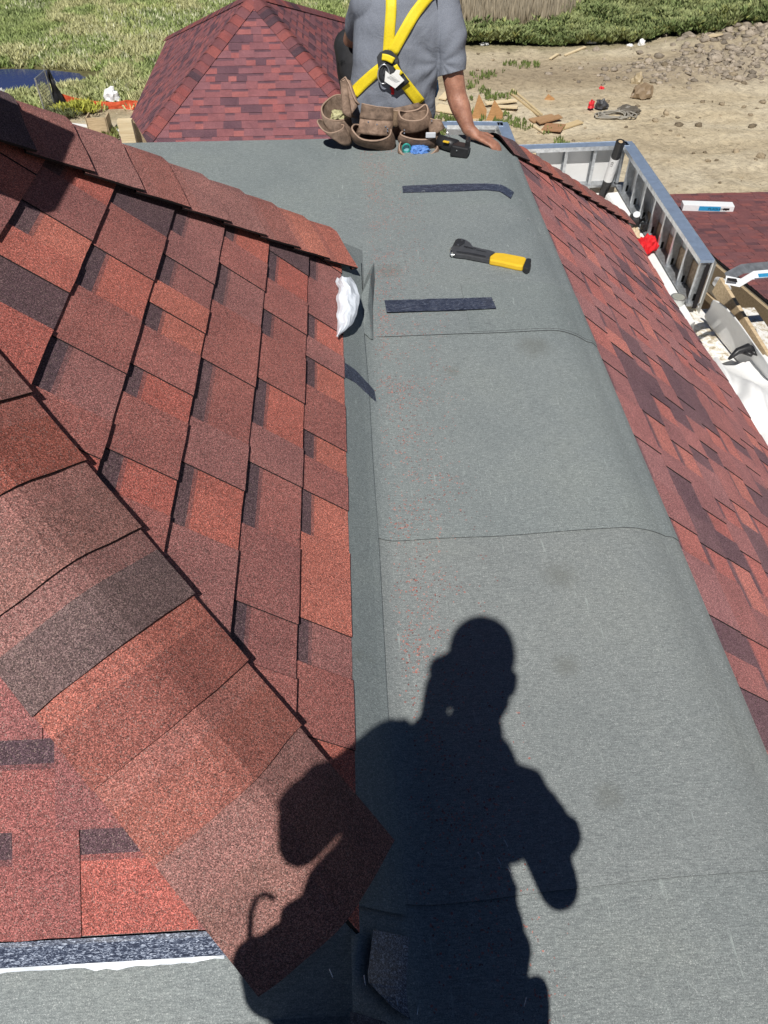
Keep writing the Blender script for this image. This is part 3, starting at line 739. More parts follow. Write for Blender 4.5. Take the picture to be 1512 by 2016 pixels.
cb = onz(1337, 601, FZ+.06); mb = MB(); mb.tube([cb, cb+Vector((.0, -.0, .02)), cb+Vector((.0, 0, .05))], [.034, .036, .026], 18)
o = mb.build('bottle_cap', plain('red plastic', (.8, .03, .04), .4, var=.1)); tag(o, 'small bright red plastic cap beside the paint can', 'cap')
# big white wrap bulging beside the gutter
q = [onz(1378, 640, HB+.1), onz(1400, 575, HB+.3), onz(1500, 690, HB+.3), onz(1440, 760, FZ+.1)]
mb = MB(); g = []
A0 = [onz(1374, 628, FZ+.02), onz(1400, 655, FZ+.02), onz(1425, 690, FZ+.02), onz(1450, 715, FZ+.02), onz(1480, 740, FZ)]
A1 = [onz(1392, 612, HB+.1), onz(1415, 635, HB+.1), onz(1440, 665, HB+.15), onz(1470, 690, HB+.15), onz(1500, 712, HB+.1)]
A2 = [onz(1400, 578, HB+.34), onz(1430, 592, HB+.36), onz(1458, 615, HB+.36), onz(1480, 652, HB+.30), onz(1502, 690, HB+.2)]
A0 = [onz(x, y, FZ+.02) for x, y in [(1379, 622), (1396, 644), (1421, 674), (1447, 706), (1490, 760)]]
A2 = [onz(x, y, HB+.34) for x, y in [(1398, 582), (1430, 600), (1462, 640), (1488, 680), (1530, 735)]]
A1 = [(a_+b2)/2+Vector((.05, -.05, .02)) for a_, b2 in zip(A0, A2)]
mb.grid([A0, A1, A2]); o = mb.build('wrapped_upstand', M_white, None, smooth=True, subd=1, solid=.02); tag(o, 'smooth white membrane wrap rising beside the lumber framing', 'membrane wrap')
# white tarp
q0 = [(1418, 708), (1600, 685), (1640, 900), (1540, 905)]
mb = MB(); g = []; n = 60
Q = [onz(x, y, FZ+.25) for x, y in [(1395, 712), (1620, 690), (1680, 930), (1500, 940)]]
for j in range(n):
    row = []
    for i in range(n):
        s_, t_ = i/(n-1), j/(n-1)
        p_ = (Q[0]*(1-s_)+Q[1]*s_)*(1-t_)+(Q[3]*(1-s_)+Q[2]*s_)*t_
        h = .16*noise.noise((s_*2.5, t_*2.5, 4))+.05*abs(noise.noise((s_*8, t_*3, 7)))+.035*math.sin(14*s_+6*t_+4*noise.noise((s_*3, t_*3, 0)))
        row.append(p_+Vector((0, 0, h-.3*(s_ < .02))))
    g.append(row)
mb.grid(g); o = mb.build('white_tarp', M_white, None, smooth=True); tag(o, 'rumpled white tarp at the right edge of the photo below the shingle slope', 'tarp')
# sunglasses-like dark glove item beside the tarp
gl = MB(); gp = onz(1462, 700, FZ+.3)
gl.tube([gp+Vector((-.16, -.05, 0)), gp+Vector((-.06, .02, .04)), gp+Vector((.04, .03, .07)), gp+Vector((.12, -.0, .05))], [.015, .035, .05, .02], 12)
gl.tube([gp+Vector((.0, .02, .04)), gp+Vector((.05, -.07, .05))], [.03, .018], 10)
gl.tube([gp+Vector((.05, .03, .04)), gp+Vector((.12, -.06, .05))], [.03, .018], 10)
tag(gl.build('work_glove', M_sawb, None, smooth=True), 'black glove lying where the white wrap meets the white tarp', 'glove')
# ================================================================== LOWER ROOF AT THE RIGHT
nL = Vector((0, .1875, 1)).normalized(); cL = nL.dot(Vector((0, 7, -3.3)))
rp = lambda x, y: onpl(x, y, nL, cL)
low = empty('lower_shingle_roof')
e0, e1 = rp(1414, 512), rp(1514, 594)
far = rp(1420, 381); xl = Pp[0].x+.13
print('lower roof', e0, e1, far, FZ, Pp)
dE = (e1-e0); kx = dE.x/dE.y          # slope of rake line
Vd = Vector((0, -1, .1875)).normalized(); ly = Vd.y
O_ = Vector((0, far.y, -3.3-(far.y-7)*.1875))
# Y = far.y + ly*v ; rake: X - e0.x >= kx*(Y-e0.y) for Y<e0.y
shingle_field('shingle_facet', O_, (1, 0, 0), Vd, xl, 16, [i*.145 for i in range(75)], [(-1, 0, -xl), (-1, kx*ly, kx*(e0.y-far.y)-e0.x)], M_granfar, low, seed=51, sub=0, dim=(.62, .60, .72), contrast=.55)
mb = MB()
mb.poly([(xl, far.y, O_.z-.03), (16, far.y, O_.z-.03), (16, 4.0, O_.z-.03+(far.y-4)*.1875), (e1.x+(4-e1.y)*kx, 4.0, O_.z-.03+(far.y-4)*.1875), (e0.x, e0.y, e0.z-.03)])
mb.build('sheathing', M_osb, low)
mb = MB(); mb.poly([(xl, far.y-.1, -14), (16, far.y-.1, -14), (16, far.y-.1, O_.z-.03), (xl, far.y-.1, O_.z-.03)]); mb.poly([(xl, far.y-.1, -14), (xl, far.y-.1, O_.z-.03), (xl, e0.y, e0.z-.03), (xl, e0.y, -14)])
mb.build('wall', M_wall, low)
dEn = dE.normalized(); sdE = Vector((dEn.y, -dEn.x, 0)); 
if sdE.x > 0: sdE = -sdE
mb = MB(); mb.beam(e0+dEn*-.1+sdE*.015+Vector((0, 0, -.012)), e0+dE*3+sdE*.015+Vector((0, 0, -.012)), .03, .02, col=(.3, .3, .3)); mb.build('drip_edge', M_blackedge, low)
settle(low, (8, far.y, -12.5)); tag(low, 'dull red low shingle roof beyond the stud parapet at the right', 'roof')
# lumber framing along the rake
fr = empty('lumber_framing')
def plank(parent, a_, b2, wd, th, mat=M_wood, name='plank', upv=(0, 0, 1), col=(1, 1, 1)):
    m_ = MB(); m_.beam(a_, b2, wd, th, upv, col); return m_.build(name, mat, parent, bevel=.003)
zz = Vector((0, 0, 1))
plank(fr, e0+sdE*.05-zz*.17-dEn*.05, e0+dE*2.4+sdE*.05-zz*.17, .045, .26, col=(.85, .85, .85))
plank(fr, e0+sdE*.10-zz*.46+dEn*.2, e0+dE*2.4+sdE*.10-zz*.50, .05, .09)
pA, pB = onz(1402, 585, HB+.2), onz(1496, 700, HB-.2)
plank(fr, onz(1412, 560, HB+.35), onz(1520, 735, HB+.05), .04, .20)
m_ = MB(); u_ = [e0+sdE*.02-zz*.5, e0+dE*2.2+sdE*.02-zz*.55, e0+dE*2.2+sdE*.02-zz*1.6, e0+sdE*.02-zz*1.4]; m_.poly(u_); m_.build('back_board', M_osb, fr, solid=.012)
settle(fr, e0-zz*1.2); tag(fr, 'raw lumber boards framing the open edge of the lower red roof', 'lumber framing')
# plastic film strip across the lumber
mb = MB(); g = []
ctr = [(1405, 552, 1.0), (1425, 560, 1.0), (1450, 580, 1.0), (1480, 606, 1.0), (1512, 628, 1.0), (1545, 650, 1)]
for i, (x, y, k) in enumerate(ctr):
    ww = 9+3*math.sin(i*2); base = 5.9-.22*i
    g.append([onY(x+dx*.5, y-dx, Y_) for dx, Y_ in ((ww, e0.y-.25-.35*i*.8), (ww*.3, e0.y-.3-.35*i*.8), (-ww*.3, e0.y-.27-.35*i*.8), (-ww, e0.y-.31-.35*i*.8))])
mb.grid(g); M_plas = plain('clear crumpled plastic', (.75, .76, .76), .15, var=.1, scale=40, bmp=.01); o = mb.build('plastic_strip', M_plas, None, smooth=True, subd=2); tag(o, 'torn translucent plastic strip hanging over the lumber framing', 'plastic film')
# flashing cartons
M_cartw = plain('white carton', (.78, .80, .82), .5, var=.04); M_cartb = plain('blue carton print', (.03, .30, .58), .5, var=.1)
b0 = rp(1340, 414); b1 = rp(1440, 415)
cart = empty('flashing_carton')
d = (b1-b0); d.z = 0; d.normalize(); n2_ = Vector((-d.y, d.x, 0))
ca_, cb_ = b0+zz*.06, b1+zz*.06; ca_.z = cb_.z = max(ca_.z, cb_.z)
M3 = Matrix((d, n2_, zz)).transposed()
mb = MB(); mb.box((ca_+cb_)/2, ((cb_-ca_).length, .16, .10), M3); mb.build('carton', M_cartw, cart, bevel=.004)
mb = MB(); mb.box((ca_+cb_)/2+d*.02-n2_*.082, ((cb_-ca_).length*.42, .004, .07), M3); pr = mb.build('printed_panel', M_cartb, cart)
pA = (ca_+cb_)/2+d*.0-n2_*.085-zz*.02
text_obj('panel_text', 'FLASHING', pA, pA+d*.3, .035, M_cartw, pr, nrm=-n2_)
mb = MB(); mb.box(cb_-d*.12-n2_*.081, (.10, .004, .03), M3); mb.build('hand_slot', M_blackedge, cart)
settle(cart, (ca_+cb_)/2-zz*.05); tag(cart, 'long white and blue carton lying on the lower red roof behind the parapet top', 'carton')
# bent open carton / metal roll near the right edge
bc = empty('open_carton')
k = [onY(1428, 549, 6.35), onY(1460, 532, 6.5), onY(1512, 527, 6.6), onY(1600, 524, 6.7)]
mb = MB(); g = [[p_+Vector((0, -.06, -.00)) for p_ in k], [p_+Vector((0, .05, .035)) for p_ in k]]
mb.grid(g); mb.build('metal_flashing', M_galv, bc, solid=.004)
k2 = [onY(1426, 552, 6.3), onY(1455, 558, 6.28), onY(1480, 543, 6.35), onY(1515, 540, 6.35), onY(1600, 532, 6.35)]
mb = MB(); g = [[p_+Vector((0, -.03, -.02)) for p_ in k2], [p_+Vector((0, .0, .05)) for p_ in k2]]; mb.grid(g); mb.build('wrapper', M_cartw, bc, solid=.006)
mb = MB(); mb.grid([[onY(1433, 552, 6.24), onY(1452, 556, 6.24)], [onY(1432, 547, 6.28), onY(1450, 549, 6.28)]]); mb.build('slot', M_blackedge, bc, solid=.003)
mb = MB(); mb.grid([[onY(1494, 546, 6.27), onY(1560, 541, 6.27)], [onY(1492, 539, 6.27), onY(1560, 534, 6.27)]]); mb.build('printed_panel', M_cartb, bc, solid=.003)
settle(bc, onY(1480, 550, 6.3)); tag(bc, 'torn white carton holding grey metal flashing at the right edge over the lumber', 'carton')
# ================================================================== FAR HIP ROOF WING
wing = empty('hip_roof_wing')
pk = Vector((-1.50, 16.4, -2.14)); pk2 = pk.copy(); ew = 3.05; ez2 = pk.z-ew*t40
fl, fr_ = Vector((pk.x-ew, pk.y-ew, ez2)), Vector((pk.x+ew, pk.y-ew, ez2)); bl, br = Vector((pk2.x-ew, pk2.y+7.2, ez2)), Vector((pk2.x+ew, pk2.y+7.2, ez2)); kb = c40*7.2/ew
mb = MB(); mb.poly([fl, fr_, pk]); mb.poly([fr_, br, pk]); mb.poly([br, bl, pk2]); mb.poly([bl, fl, pk]); mb.build('sheathing', M_osb, wing)
vv = [i*.1455 for i in range(28)]
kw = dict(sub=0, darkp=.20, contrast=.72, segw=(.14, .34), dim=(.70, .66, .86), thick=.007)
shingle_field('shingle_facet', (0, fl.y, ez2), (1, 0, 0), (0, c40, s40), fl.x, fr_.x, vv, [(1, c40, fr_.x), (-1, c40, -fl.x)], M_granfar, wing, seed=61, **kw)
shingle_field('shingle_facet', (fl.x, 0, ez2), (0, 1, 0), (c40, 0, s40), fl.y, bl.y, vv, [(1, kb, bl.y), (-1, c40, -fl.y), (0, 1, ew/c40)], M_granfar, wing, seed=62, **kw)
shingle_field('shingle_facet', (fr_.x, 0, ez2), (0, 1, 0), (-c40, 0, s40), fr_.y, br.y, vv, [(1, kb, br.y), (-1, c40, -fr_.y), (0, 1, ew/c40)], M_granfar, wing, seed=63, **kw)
nl_, nr_, nf_, nb_ = Vector((-s40, 0, c40)), Vector((s40, 0, c40)), Vector((0, -s40, c40)), Vector((0, ew*t40, 7.2)).normalized()
for (a_, b2, n1_, n2_, sd_) in ((fl, pk, nl_, nf_, 1), (fr_, pk, nr_, nf_, 2), (bl, pk2, nl_, nb_, 3), (br, pk2, nr_, nb_, 4)):
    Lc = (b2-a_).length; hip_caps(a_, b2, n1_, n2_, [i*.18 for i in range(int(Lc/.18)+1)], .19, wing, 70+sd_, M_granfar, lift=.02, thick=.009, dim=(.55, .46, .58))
mb = MB()
for (a_, b2) in ((fl, fr_), (fr_, br), (br, bl), (bl, fl)):
    mb.poly([(a_.x, a_.y, -14), (b2.x, b2.y, -14), (b2.x, b2.y, ez2-.02), (a_.x, a_.y, ez2-.02)])
mb.build('wall', M_wall, wing)
settle(wing, (pk.x, 18, -12.5)); tag(wing, 'steep red hip roof standing behind the grey deck, left of the seated roofer', 'roof')
# pale post and braces beyond the deck edge
pst = empty('lumber_post')
mb = MB(); pa = onY(245, 235, 11.5); mb.box(pa+Vector((0, 0, -.9)), (.20, .09, 1.8)); mb.build('post', M_woodpale, pst)
for (x0_, y0_, x1_, y1_) in ((256, 236, 292, 290), (262, 252, 282, 292), (256, 258, 270, 292)):
    plank(pst, onY(x0_, y0_, 11.6), onY(x1_, y1_, 11.75)+Vector((.1, 0, -.3)), .04, .07, M_wood, 'brace')
settle(pst, pa-Vector((0, 0, 1.8))); tag(pst, 'pale square lumber post with braces just beyond the far left deck edge', 'lumber post')
# ================================================================== GROUND
GZ = -12.5
def gp(x, y, h=0): return onz(x, y, GZ+h)
def axis(lo, hi, step, far_):
    c = list(np.arange(lo, hi+step/2, step)); k = step; l, r = [], []; a, b = lo, hi
    while b < far_: k *= 1.35; b += k; r.append(b)
    k = step
    while a > -far_: k *= 1.35; a -= k; l.append(a)
    return np.array(l[::-1]+c+r)
gx = axis(-40, 48, .26, 900); gy = axis(16, 82, .26, 900)
XX, YY = np.meshgrid(gx, gy)
def vnoise(X, Y, s, seed=0):
    rs = np.random.RandomState(seed); T = rs.rand(256, 256)
    x, y = X*s+1000, Y*s+1000; xi, yi = np.floor(x).astype(int), np.floor(y).astype(int); fx, fy = x-xi, y-yi
    fx = fx*fx*(3-2*fx); fy = fy*fy*(3-2*fy)
    g = lambda a, b: T[a % 256, b % 256]
    return (g(xi, yi)*(1-fx)+g(xi+1, yi)*fx)*(1-fy)+(g(xi, yi+1)*(1-fx)+g(xi+1, yi+1)*fx)*fy
def fbm(X, Y, s, seed=0, o=4):
    t = 0; a = 1; n = 0
    for i in range(o): t = t+a*vnoise(X, Y, s*2**i, seed+i); n += a; a *= .55
    return t/n
near = np.exp(-np.maximum(0, np.hypot(XX-4, YY-48)-45)/40)
ZZ = GZ+near*(.35*(fbm(XX, YY, .25, 3)-.5)+.16*(fbm(XX, YY, 1.1, 8)-.5))
md = gp(1490, 95)
rub = np.exp(-(((XX-md.x-3)/6.5)**2+((YY-md.y)/5.0)**2)); 
ZZ += 1.5*rub*(.6+.8*fbm(XX, YY, .9, 20))
md2 = gp(1400, 145); rub2 = np.exp(-(((XX-md2.x)/4.5)**2+((YY-md2.y)/2.0)**2)); ZZ += .45*rub2*fbm(XX, YY, 1.5, 31)
pw = gp(30, 154); pd = np.exp(-(((XX-pw.x+2)/5.5)**2+((YY-pw.y)/2.2)**2)**2); ZZ -= .5*pd
rut = .10*np.sin((YY+.12*XX)*2.1+3*fbm(XX, YY, .3, 5))*((YY > 30) & (YY < 50) & (XX > 14))*near
ZZ += rut*.5
nx, ny = len(gx), len(gy)
V = np.stack([XX.ravel(), YY.ravel(), ZZ.ravel()], 1)
ii = np.arange(nx*ny).reshape(ny, nx); Q = np.stack([ii[:-1, :-1].ravel(), ii[:-1, 1:].ravel(), ii[1:, 1:].ravel(), ii[1:, :-1].ravel()], 1)
def np_mesh(name, V, Fq, mat, cols=None, smooth=False, parent=None):
    me = bpy.data.meshes.new(name); k = Fq.shape[1]
    me.vertices.add(len(V)); me.vertices.foreach_set('co', V.astype('f').ravel())
    me.loops.add(Fq.size); me.loops.foreach_set('vertex_index', Fq.astype('i').ravel())
    me.polygons.add(len(Fq)); me.polygons.foreach_set('loop_start', np.arange(len(Fq), dtype='i')*k)
    me.update(calc_edges=True); me.materials.append(mat)
    if smooth: me.polygons.foreach_set('use_smooth', [True]*len(Fq))
    if cols is not None:
        ca = me.color_attributes.new('tint', 'FLOAT_COLOR', 'POINT'); A_ = np.ones((len(V), 4), 'f'); A_[:, :3] = cols; ca.data.foreach_set('color', A_.ravel())
    o = bpy.data.objects.new(name, me); COL.objects.link(o)
    if parent: o.parent = parent
    return o
def grassline(X):
    """Y beyond which vegetation starts"""
    k = 1/(1+np.exp(-(X+1.5)*.8))
    return 41.6*(1-k)+50.0*k+1.6*(fbm(X, X*0+3, .25, 12)-.5)
gmask = 1/(1+np.exp(-(YY-grassline(XX))*1.6+(fbm(XX, YY, .8, 40)-.5)*4))
f1 = fbm(XX, YY, .16, 50); f2 = fbm(XX*.35, YY*1.6, .5, 60); f3 = fbm(XX, YY, 1.6, 66)
dirtA = np.array([.58, .485, .335]); dirtB = np.array([.40, .32, .22]); dirtC = np.array([.70, .61, .45])
k1 = np.clip((f2-.42)*4, 0, 1)[..., None]; k2 = np.clip((f1-.5)*5, 0, 1)[..., None]*np.clip((f3-.3)*2, 0, 1)[..., None]
dirt = dirtA*(1-k1)+dirtC*k1; 
wet = np.exp(-(((XX-gp(1050, 150).x)/13)**2+((YY-gp(1050, 150).y)/2.6)**2))[..., None]*.9
dirt = dirt*(1-k2*.6)+dirtB*k2*.6; dirt = dirt*(1-wet)+dirtB*.95*wet
rubc = np.clip(rub+rub2*.8, 0, 1)[..., None]; dirt = dirt*(1-rubc*.55)+np.array([.33, .28, .22])*rubc*.55
soil = np.array([.16, .15, .07]); cols = dirt*(1-gmask[..., None])+soil*gmask[..., None]
M_ground, t_, b__, N_, L_ = newmat('dry dirt')
co_ = N_('ShaderNodeTexCoord').outputs['Object']; at_ = N_('ShaderNodeAttribute'); at_.attribute_name = 'tint'
n1_ = noise_tex(N_, L_, co_, 3.2, 9, .72, .4); r1_ = ramp(N_, [(.30, (.62, .60, .58)), (.48, (.95, .95, .95)), (.62, (1.12, 1.12, 1.1)), (.8, (1.35, 1.34, 1.3))]); L_(n1_.outputs[0], r1_.inputs[0])
L_(mixc(N_, L_, 1.0, at_.outputs['Color'], r1_.outputs[0], 'MULTIPLY'), b__.inputs['Base Color']); b__.inputs['Roughness'].default_value = .95; b__.inputs['Specular IOR Level'].default_value = .1
bump(N_, L_, b__, n1_.outputs[0], .9, .22)
gr = np_mesh('ground', V, Q, M_ground, cols.reshape(-1, 3), True); gr['kind'] = 'structure'
bvh_g = BVHTree.FromObject(gr, bpy.context.evaluated_depsgraph_get()) if False else None
def gz_at(x, y):
    i = np.clip(np.searchsorted(gx, x)-1, 0, nx-2); j = np.clip(np.searchsorted(gy, y)-1, 0, ny-2); return ZZ[j, i]
# pond
mb = MB(); n = 40; c_ = gp(20, 155)
ring = [Vector((c_.x-1.5+6.2*math.cos(a_)*(1+.12*noise.noise((math.cos(a_)*2, math.sin(a_)*2, 0))), c_.y+2.0*math.sin(a_)*(1+.2*noise.noise((math.cos(a_)*3, math.sin(a_)*3, 4))), GZ-.12)) for a_ in (2*math.pi*i/n for i in range(n))]
mb.poly(ring); M_water, t_, b__, N_, L_ = newmat('pond water'); b__.inputs['Base Color'].default_value = (.035, .05, .14, 1); b__.inputs['Roughness'].default_value = .12
n_w = noise_tex(N_, L_, N_('ShaderNodeTexCoord').outputs['Object'], 4, 4, .6); bump(N_, L_, b__, n_w.outputs[0], .3, .05)
tag(mb.build('pond', M_water), kind='structure')
# vegetation: blade clumps in single meshes
def foliage_mat(name, rough=.7):
    m, t, b, N, L = newmat(name); at = N('ShaderNodeAttribute'); at.attribute_name = 'tint'; L(at.outputs['Color'], b.inputs['Base Color'])
    b.inputs['Roughness'].default_value = rough; b.inputs['Specular IOR Level'].default_value = .15
    b.inputs['Subsurface Weight'].default_value = 0
    return m
M_fol = foliage_mat('grass blades')
def scatter(name, X, Y, hgt, wid, colA, rs, nb=5, tipcol=None, lean=.35, lump=0):
    N = len(X); Z = gz_at(X, Y)
    if lump: Z = Z+lump*np.maximum(0, fbm(X, Y, .55, 201)-.18)*rs.rand(N)**.35
    P = np.repeat(np.stack([X, Y, Z], 1), nb, 0); h = np.repeat(hgt, nb)*rs.uniform(.55, 1.15, N*nb); wd = np.repeat(wid, nb)*rs.uniform(.6, 1.3, N*nb)
    a = rs.uniform(0, 2*np.pi, N*nb); off = rs.uniform(0, 1, N*nb)**.5*np.repeat(hgt, nb)*.45; a2 = rs.uniform(0, 2*np.pi, N*nb)
    P = P+np.stack([off*np.cos(a2), off*np.sin(a2), 0*off], 1)
    s = np.stack([np.cos(a), np.sin(a), 0*a], 1); ln = rs.uniform(-lean, lean, (N*nb, 2))
    tip = P+np.stack([ln[:, 0]*h, ln[:, 1]*h, h], 1); mid = (P*.45+tip*.55)
    v0 = P-s*wd[:, None]*.35; v1 = mid+s*wd[:, None]*.6; v2 = tip; v3 = mid-s*wd[:, None]*.6
    V_ = np.stack([v0, v1, v2, v3], 1).reshape(-1, 3); Fq = np.arange(N*nb*4).reshape(-1, 4)
    C = np.clip(np.repeat(np.repeat(colA, nb, 0)*rs.uniform(.65, 1.3, (N*nb, 1)), 4, 0), 0, .8)
    if tipcol is not None:
        sel = np.zeros(N*nb*4, bool); sel[2::4] = True; C[sel] = C[sel]*.4+np.array(tipcol)*.6
    return np_mesh(name, V_, Fq, M_fol, C)
rs = np.random.RandomState(5)
def region(n, x0, x1, y0, y1): return rs.uniform(x0, x1, n), rs.uniform(y0, y1, n)
def keep_water(X, Y): return (((X-c_.x+1.5)/6.6)**2+((Y-c_.y)/2.3)**2) > 1
G1 = np.array([.30, .40, .115]); G2 = np.array([.46, .52, .18]); G3 = np.array([.58, .56, .29]); G4 = np.array([.17, .25, .07])
# left meadow
X, Y = region(70000, -34, 6, 39.5, 82); m_ = (Y > grassline(X)+rs.normal(0, .5, len(X))) & keep_water(X, Y); X, Y = X[m_], Y[m_]
f = fbm(X, Y, .18, 71); g_ = fbm(X, Y, .5, 77)
cA = np.where((f > .56)[:, None], G2, G1); cA = np.where((g_ > .60)[:, None], G3, cA); cA = np.where((g_ < .38)[:, None], G4*1.2, cA)
yel = np.exp(-((Y-43.5)/2.2)**2); cA = cA*(1-.5*yel[:, None])+G3*.5*yel[:, None]
grass = scatter('grass', X, Y, .22+.28*g_, np.full(len(X), .062), cA, rs, 7, (.44, .45, .24), .8); grass['kind'] = 'stuff'
# pale flower heads over the meadow
X, Y = region(30000, -34, 6, 42, 80); f = fbm(X, Y, .3, 81); m_ = (f > .52) & keep_water(X, Y) & (rs.rand(len(X)) < .6); X, Y = X[m_], Y[m_]
o = scatter('flower_heads', X, Y, np.full(len(X), .42), np.full(len(X), .085), np.tile([.66, .66, .44], (len(X), 1)), rs, 2); o['kind'] = 'stuff'
# right bushes band
X, Y = region(90000, 4, 48, 49.2, 66); gl_ = grassline(X)
bt = 51.4+2.2*np.maximum(0, X-13)+1.2*fbm(X, Y*0, .3, 88); m_ = (Y > gl_) & (Y < bt+rs.normal(0, .6, len(X))); X, Y = X[m_], Y[m_]; g_ = fbm(X, Y, .7, 90)
cA = np.where((g_ > .55)[:, None], np.array([.27, .31, .13]), np.array([.13, .185, .06])); yy = rs.rand(len(X)) < .1; cA[yy] = [.30, .32, .10]
o = scatter('weed_thicket', X, Y, .22+.2*g_, np.full(len(X), .11), cA, rs, 8, (.33, .36, .17), .9, lump=1.3); o['kind'] = 'stuff'
# dry reeds beyond
X, Y = region(26000, 2, 50, 54, 84); m_ = (Y > 52+2.2*np.maximum(0, X-13)); X, Y = X[m_], Y[m_]; f = fbm(X, Y, .25, 93)
reed = (X < 17+4*f)
cA = np.where(reed[:, None], np.array([.36, .30, .21]), np.array([.20, .235, .07])); cA = np.where(((f > .58) & ~reed)[:, None], [.36, .34, .13], cA)
o = scatter('dry_reeds', X, Y, np.where(reed, 1.3, .8), np.full(len(X), .07), cA, rs, 5, (.50, .44, .33), .12); o['kind'] = 'stuff'
# sparse weeds on the dirt
X, Y = region(9000, -4, 12, 27, 47); f = fbm(X, Y, .6, 97); m_ = (f > .60) & (rs.rand(len(X)) < .55) & (np.abs(X-5) < 6); X, Y = X[m_], Y[m_]
o = scatter('sparse_weeds', X, Y, np.full(len(X), .26), np.full(len(X), .07), np.tile([.17, .22, .07], (len(X), 1)), rs, 6); o['kind'] = 'stuff'
X, Y = region(5000, -28, -6, 33, 41.5); f = fbm(X, Y, .6, 99); m_ = (f > .64) & (rs.rand(len(X)) < .5); X, Y = X[m_], Y[m_]
o = scatter('sparse_weeds', X, Y, np.full(len(X), .28), np.full(len(X), .08), np.tile([.24, .26, .09], (len(X), 1)), rs, 6); o['kind'] = 'stuff'
# clods and rubble
def clods(name, pts, sizes, col, rs):
    ic = bmesh.new(); bmesh.ops.create_icosphere(ic, subdivisions=1, radius=1); bv = np.array([v.co[:] for v in ic.verts]); bf = np.array([[v.index for v in f.verts] for f in ic.faces]); ic.free()
    Vs, Fs, Cs = [], [], []; n0 = 0
    for (x, y), s_ in zip(pts, sizes):
        v = bv*(1+rs.uniform(-.35, .35, (len(bv), 1)))*s_*np.array([rs.uniform(.8, 1.6), rs.uniform(.8, 1.4), rs.uniform(.45, .8)])
        a_ = rs.uniform(0, 6.28); c0, s0 = math.cos(a_), math.sin(a_); v = np.stack([v[:, 0]*c0-v[:, 1]*s0, v[:, 0]*s0+v[:, 1]*c0, v[:, 2]], 1)
        v = v+np.array([x, y, gz_at(x, y)+s_*.15]); Vs.append(v); Fs.append(bf+n0); n0 += len(bv); Cs.append(np.tile(np.array(col)*rs.uniform(.6, 1.35), (len(bv), 1)))
    return np_mesh(name, np.concatenate(Vs), np.concatenate(Fs), M_ground, np.concatenate(Cs))
pts = []; sz = []
for _ in range(1500):
    x, y = rs.uniform(2, 34), rs.uniform(22, 49); 
    if fbm(np.array(x), np.array(y), .35, 110) > .5 or rs.rand() < .25: pts.append((x, y)); sz.append(.02+.10*rs.rand()**4)
for (px, py, s_) in [(1310, 225, .28), (1255, 213, .2), (1375, 250, .25), (1480, 250, .2), (1448, 300, .22), (1496, 312, .3), (1335, 268, .15), (1392, 320, .15), (1365, 305, .14), (1305, 142, .22), (1336, 250, .25), (1440, 160, .3), (1462, 173, .22), (1382, 205, .18), (1420, 210, .2), (1500, 205, .2), (1290, 240, .16), (1232, 250, .14)]:
    g__ = gp(px, py); pts.append((g__.x, g__.y)); sz.append(s_*.8)
o = clods('dirt_clods', pts, sz, (.36, .29, .20), rs); o['kind'] = 'stuff'
pts = []; sz = []
for _ in range(1700):
    x, y = md.x+3+rs.normal(0, 4.0), md.y+rs.normal(0, 2.6); pts.append((x, y)); sz.append(.06+.26*rs.rand()**2)
for _ in range(600):
    x, y = md2.x+rs.normal(0, 2.8), md2.y+rs.normal(0, 1.1); pts.append((x, y)); sz.append(.04+.16*rs.rand()**2)
o = clods('rubble_heap', pts, sz, (.40, .34, .27), rs); o['kind'] = 'stuff'
pts = []; sz = []
for _ in range(500):
    x, y = rs.uniform(-26, -7), rs.uniform(31, 41); pts.append((x, y)); sz.append(.03+.14*rs.rand()**3)
o = clods('pale_rubble', pts, sz, (.60, .55, .42), rs); o['kind'] = 'stuff'
# ---- boards on the dirt
def board(px0, py0, px1, py1, wd, lab, mat=None, grp='loose boards lying on the dirt', th=.06, h0=.08, h1=.08, name='board', cat='board', col=(1, 1, 1)):
    a_, b2 = gp(px0, py0), gp(px1, py1); a_.z = gz_at(a_.x, a_.y)+h0; b2.z = gz_at(b2.x, b2.y)+h1
    mb = MB(); mb.beam(a_, b2, wd, th, col=col); o = mb.build(name, mat or M_woodpale, None); tag(o, lab, cat, grp); return o
board(1112, 110, 1152, 96, .16, 'longer loose board at the far side of the dirt below the thicket')
board(1083, 118, 1098, 108, .16, 'shorter loose board beside the longer one below the thicket')
board(1385, 101, 1405, 107, .8, 'pale square of plywood on the dirt near the rubble heap', h0=.12, h1=.12)
board(1008, 180, 1066, 228, .12, 'upper of two long thin boards crossing the weedy dirt', col=(.8, .78, .7))
board(1004, 186, 1060, 230, .12, 'lower of two long thin boards crossing the weedy dirt', col=(.75, .7, .6))
board(1045, 240, 1090, 232, .45, 'brown board at the top of the small scrap pile on the dirt', M_wood, 'scrap boards in a pile', col=(.75, .6, .5))
board(1058, 246, 1102, 240, .4, 'brown board in the middle of the small scrap pile on the dirt', M_wood, 'scrap boards in a pile', h0=.15, h1=.2, col=(.7, .55, .45))
board(1070, 252, 1108, 258, .9, 'wide reddish board at the bottom of the small scrap pile', M_wood, 'scrap boards in a pile', h0=.1, h1=.14, col=(.7, .5, .42))
board(1100, 256, 1142, 243, .4, 'pale thin board at the right of the small scrap pile', M_woodpale, 'scrap boards in a pile', col=(.8, .75, .65))
board(1045, 245, 1072, 262, .12, 'thin stick at the left of the small scrap pile', M_woodpale, 'scrap boards in a pile')
board(955, 212, 1015, 205, .35, 'curved pale plank lying behind the roofer forearm', M_woodpale, 'scrap boards behind the roofer arm', h0=.15, h1=.15)
board(975, 214, 1018, 220, .3, 'pale plank just right of the roofer forearm', M_woodpale, 'scrap boards behind the roofer arm', h0=.1, h1=.2)
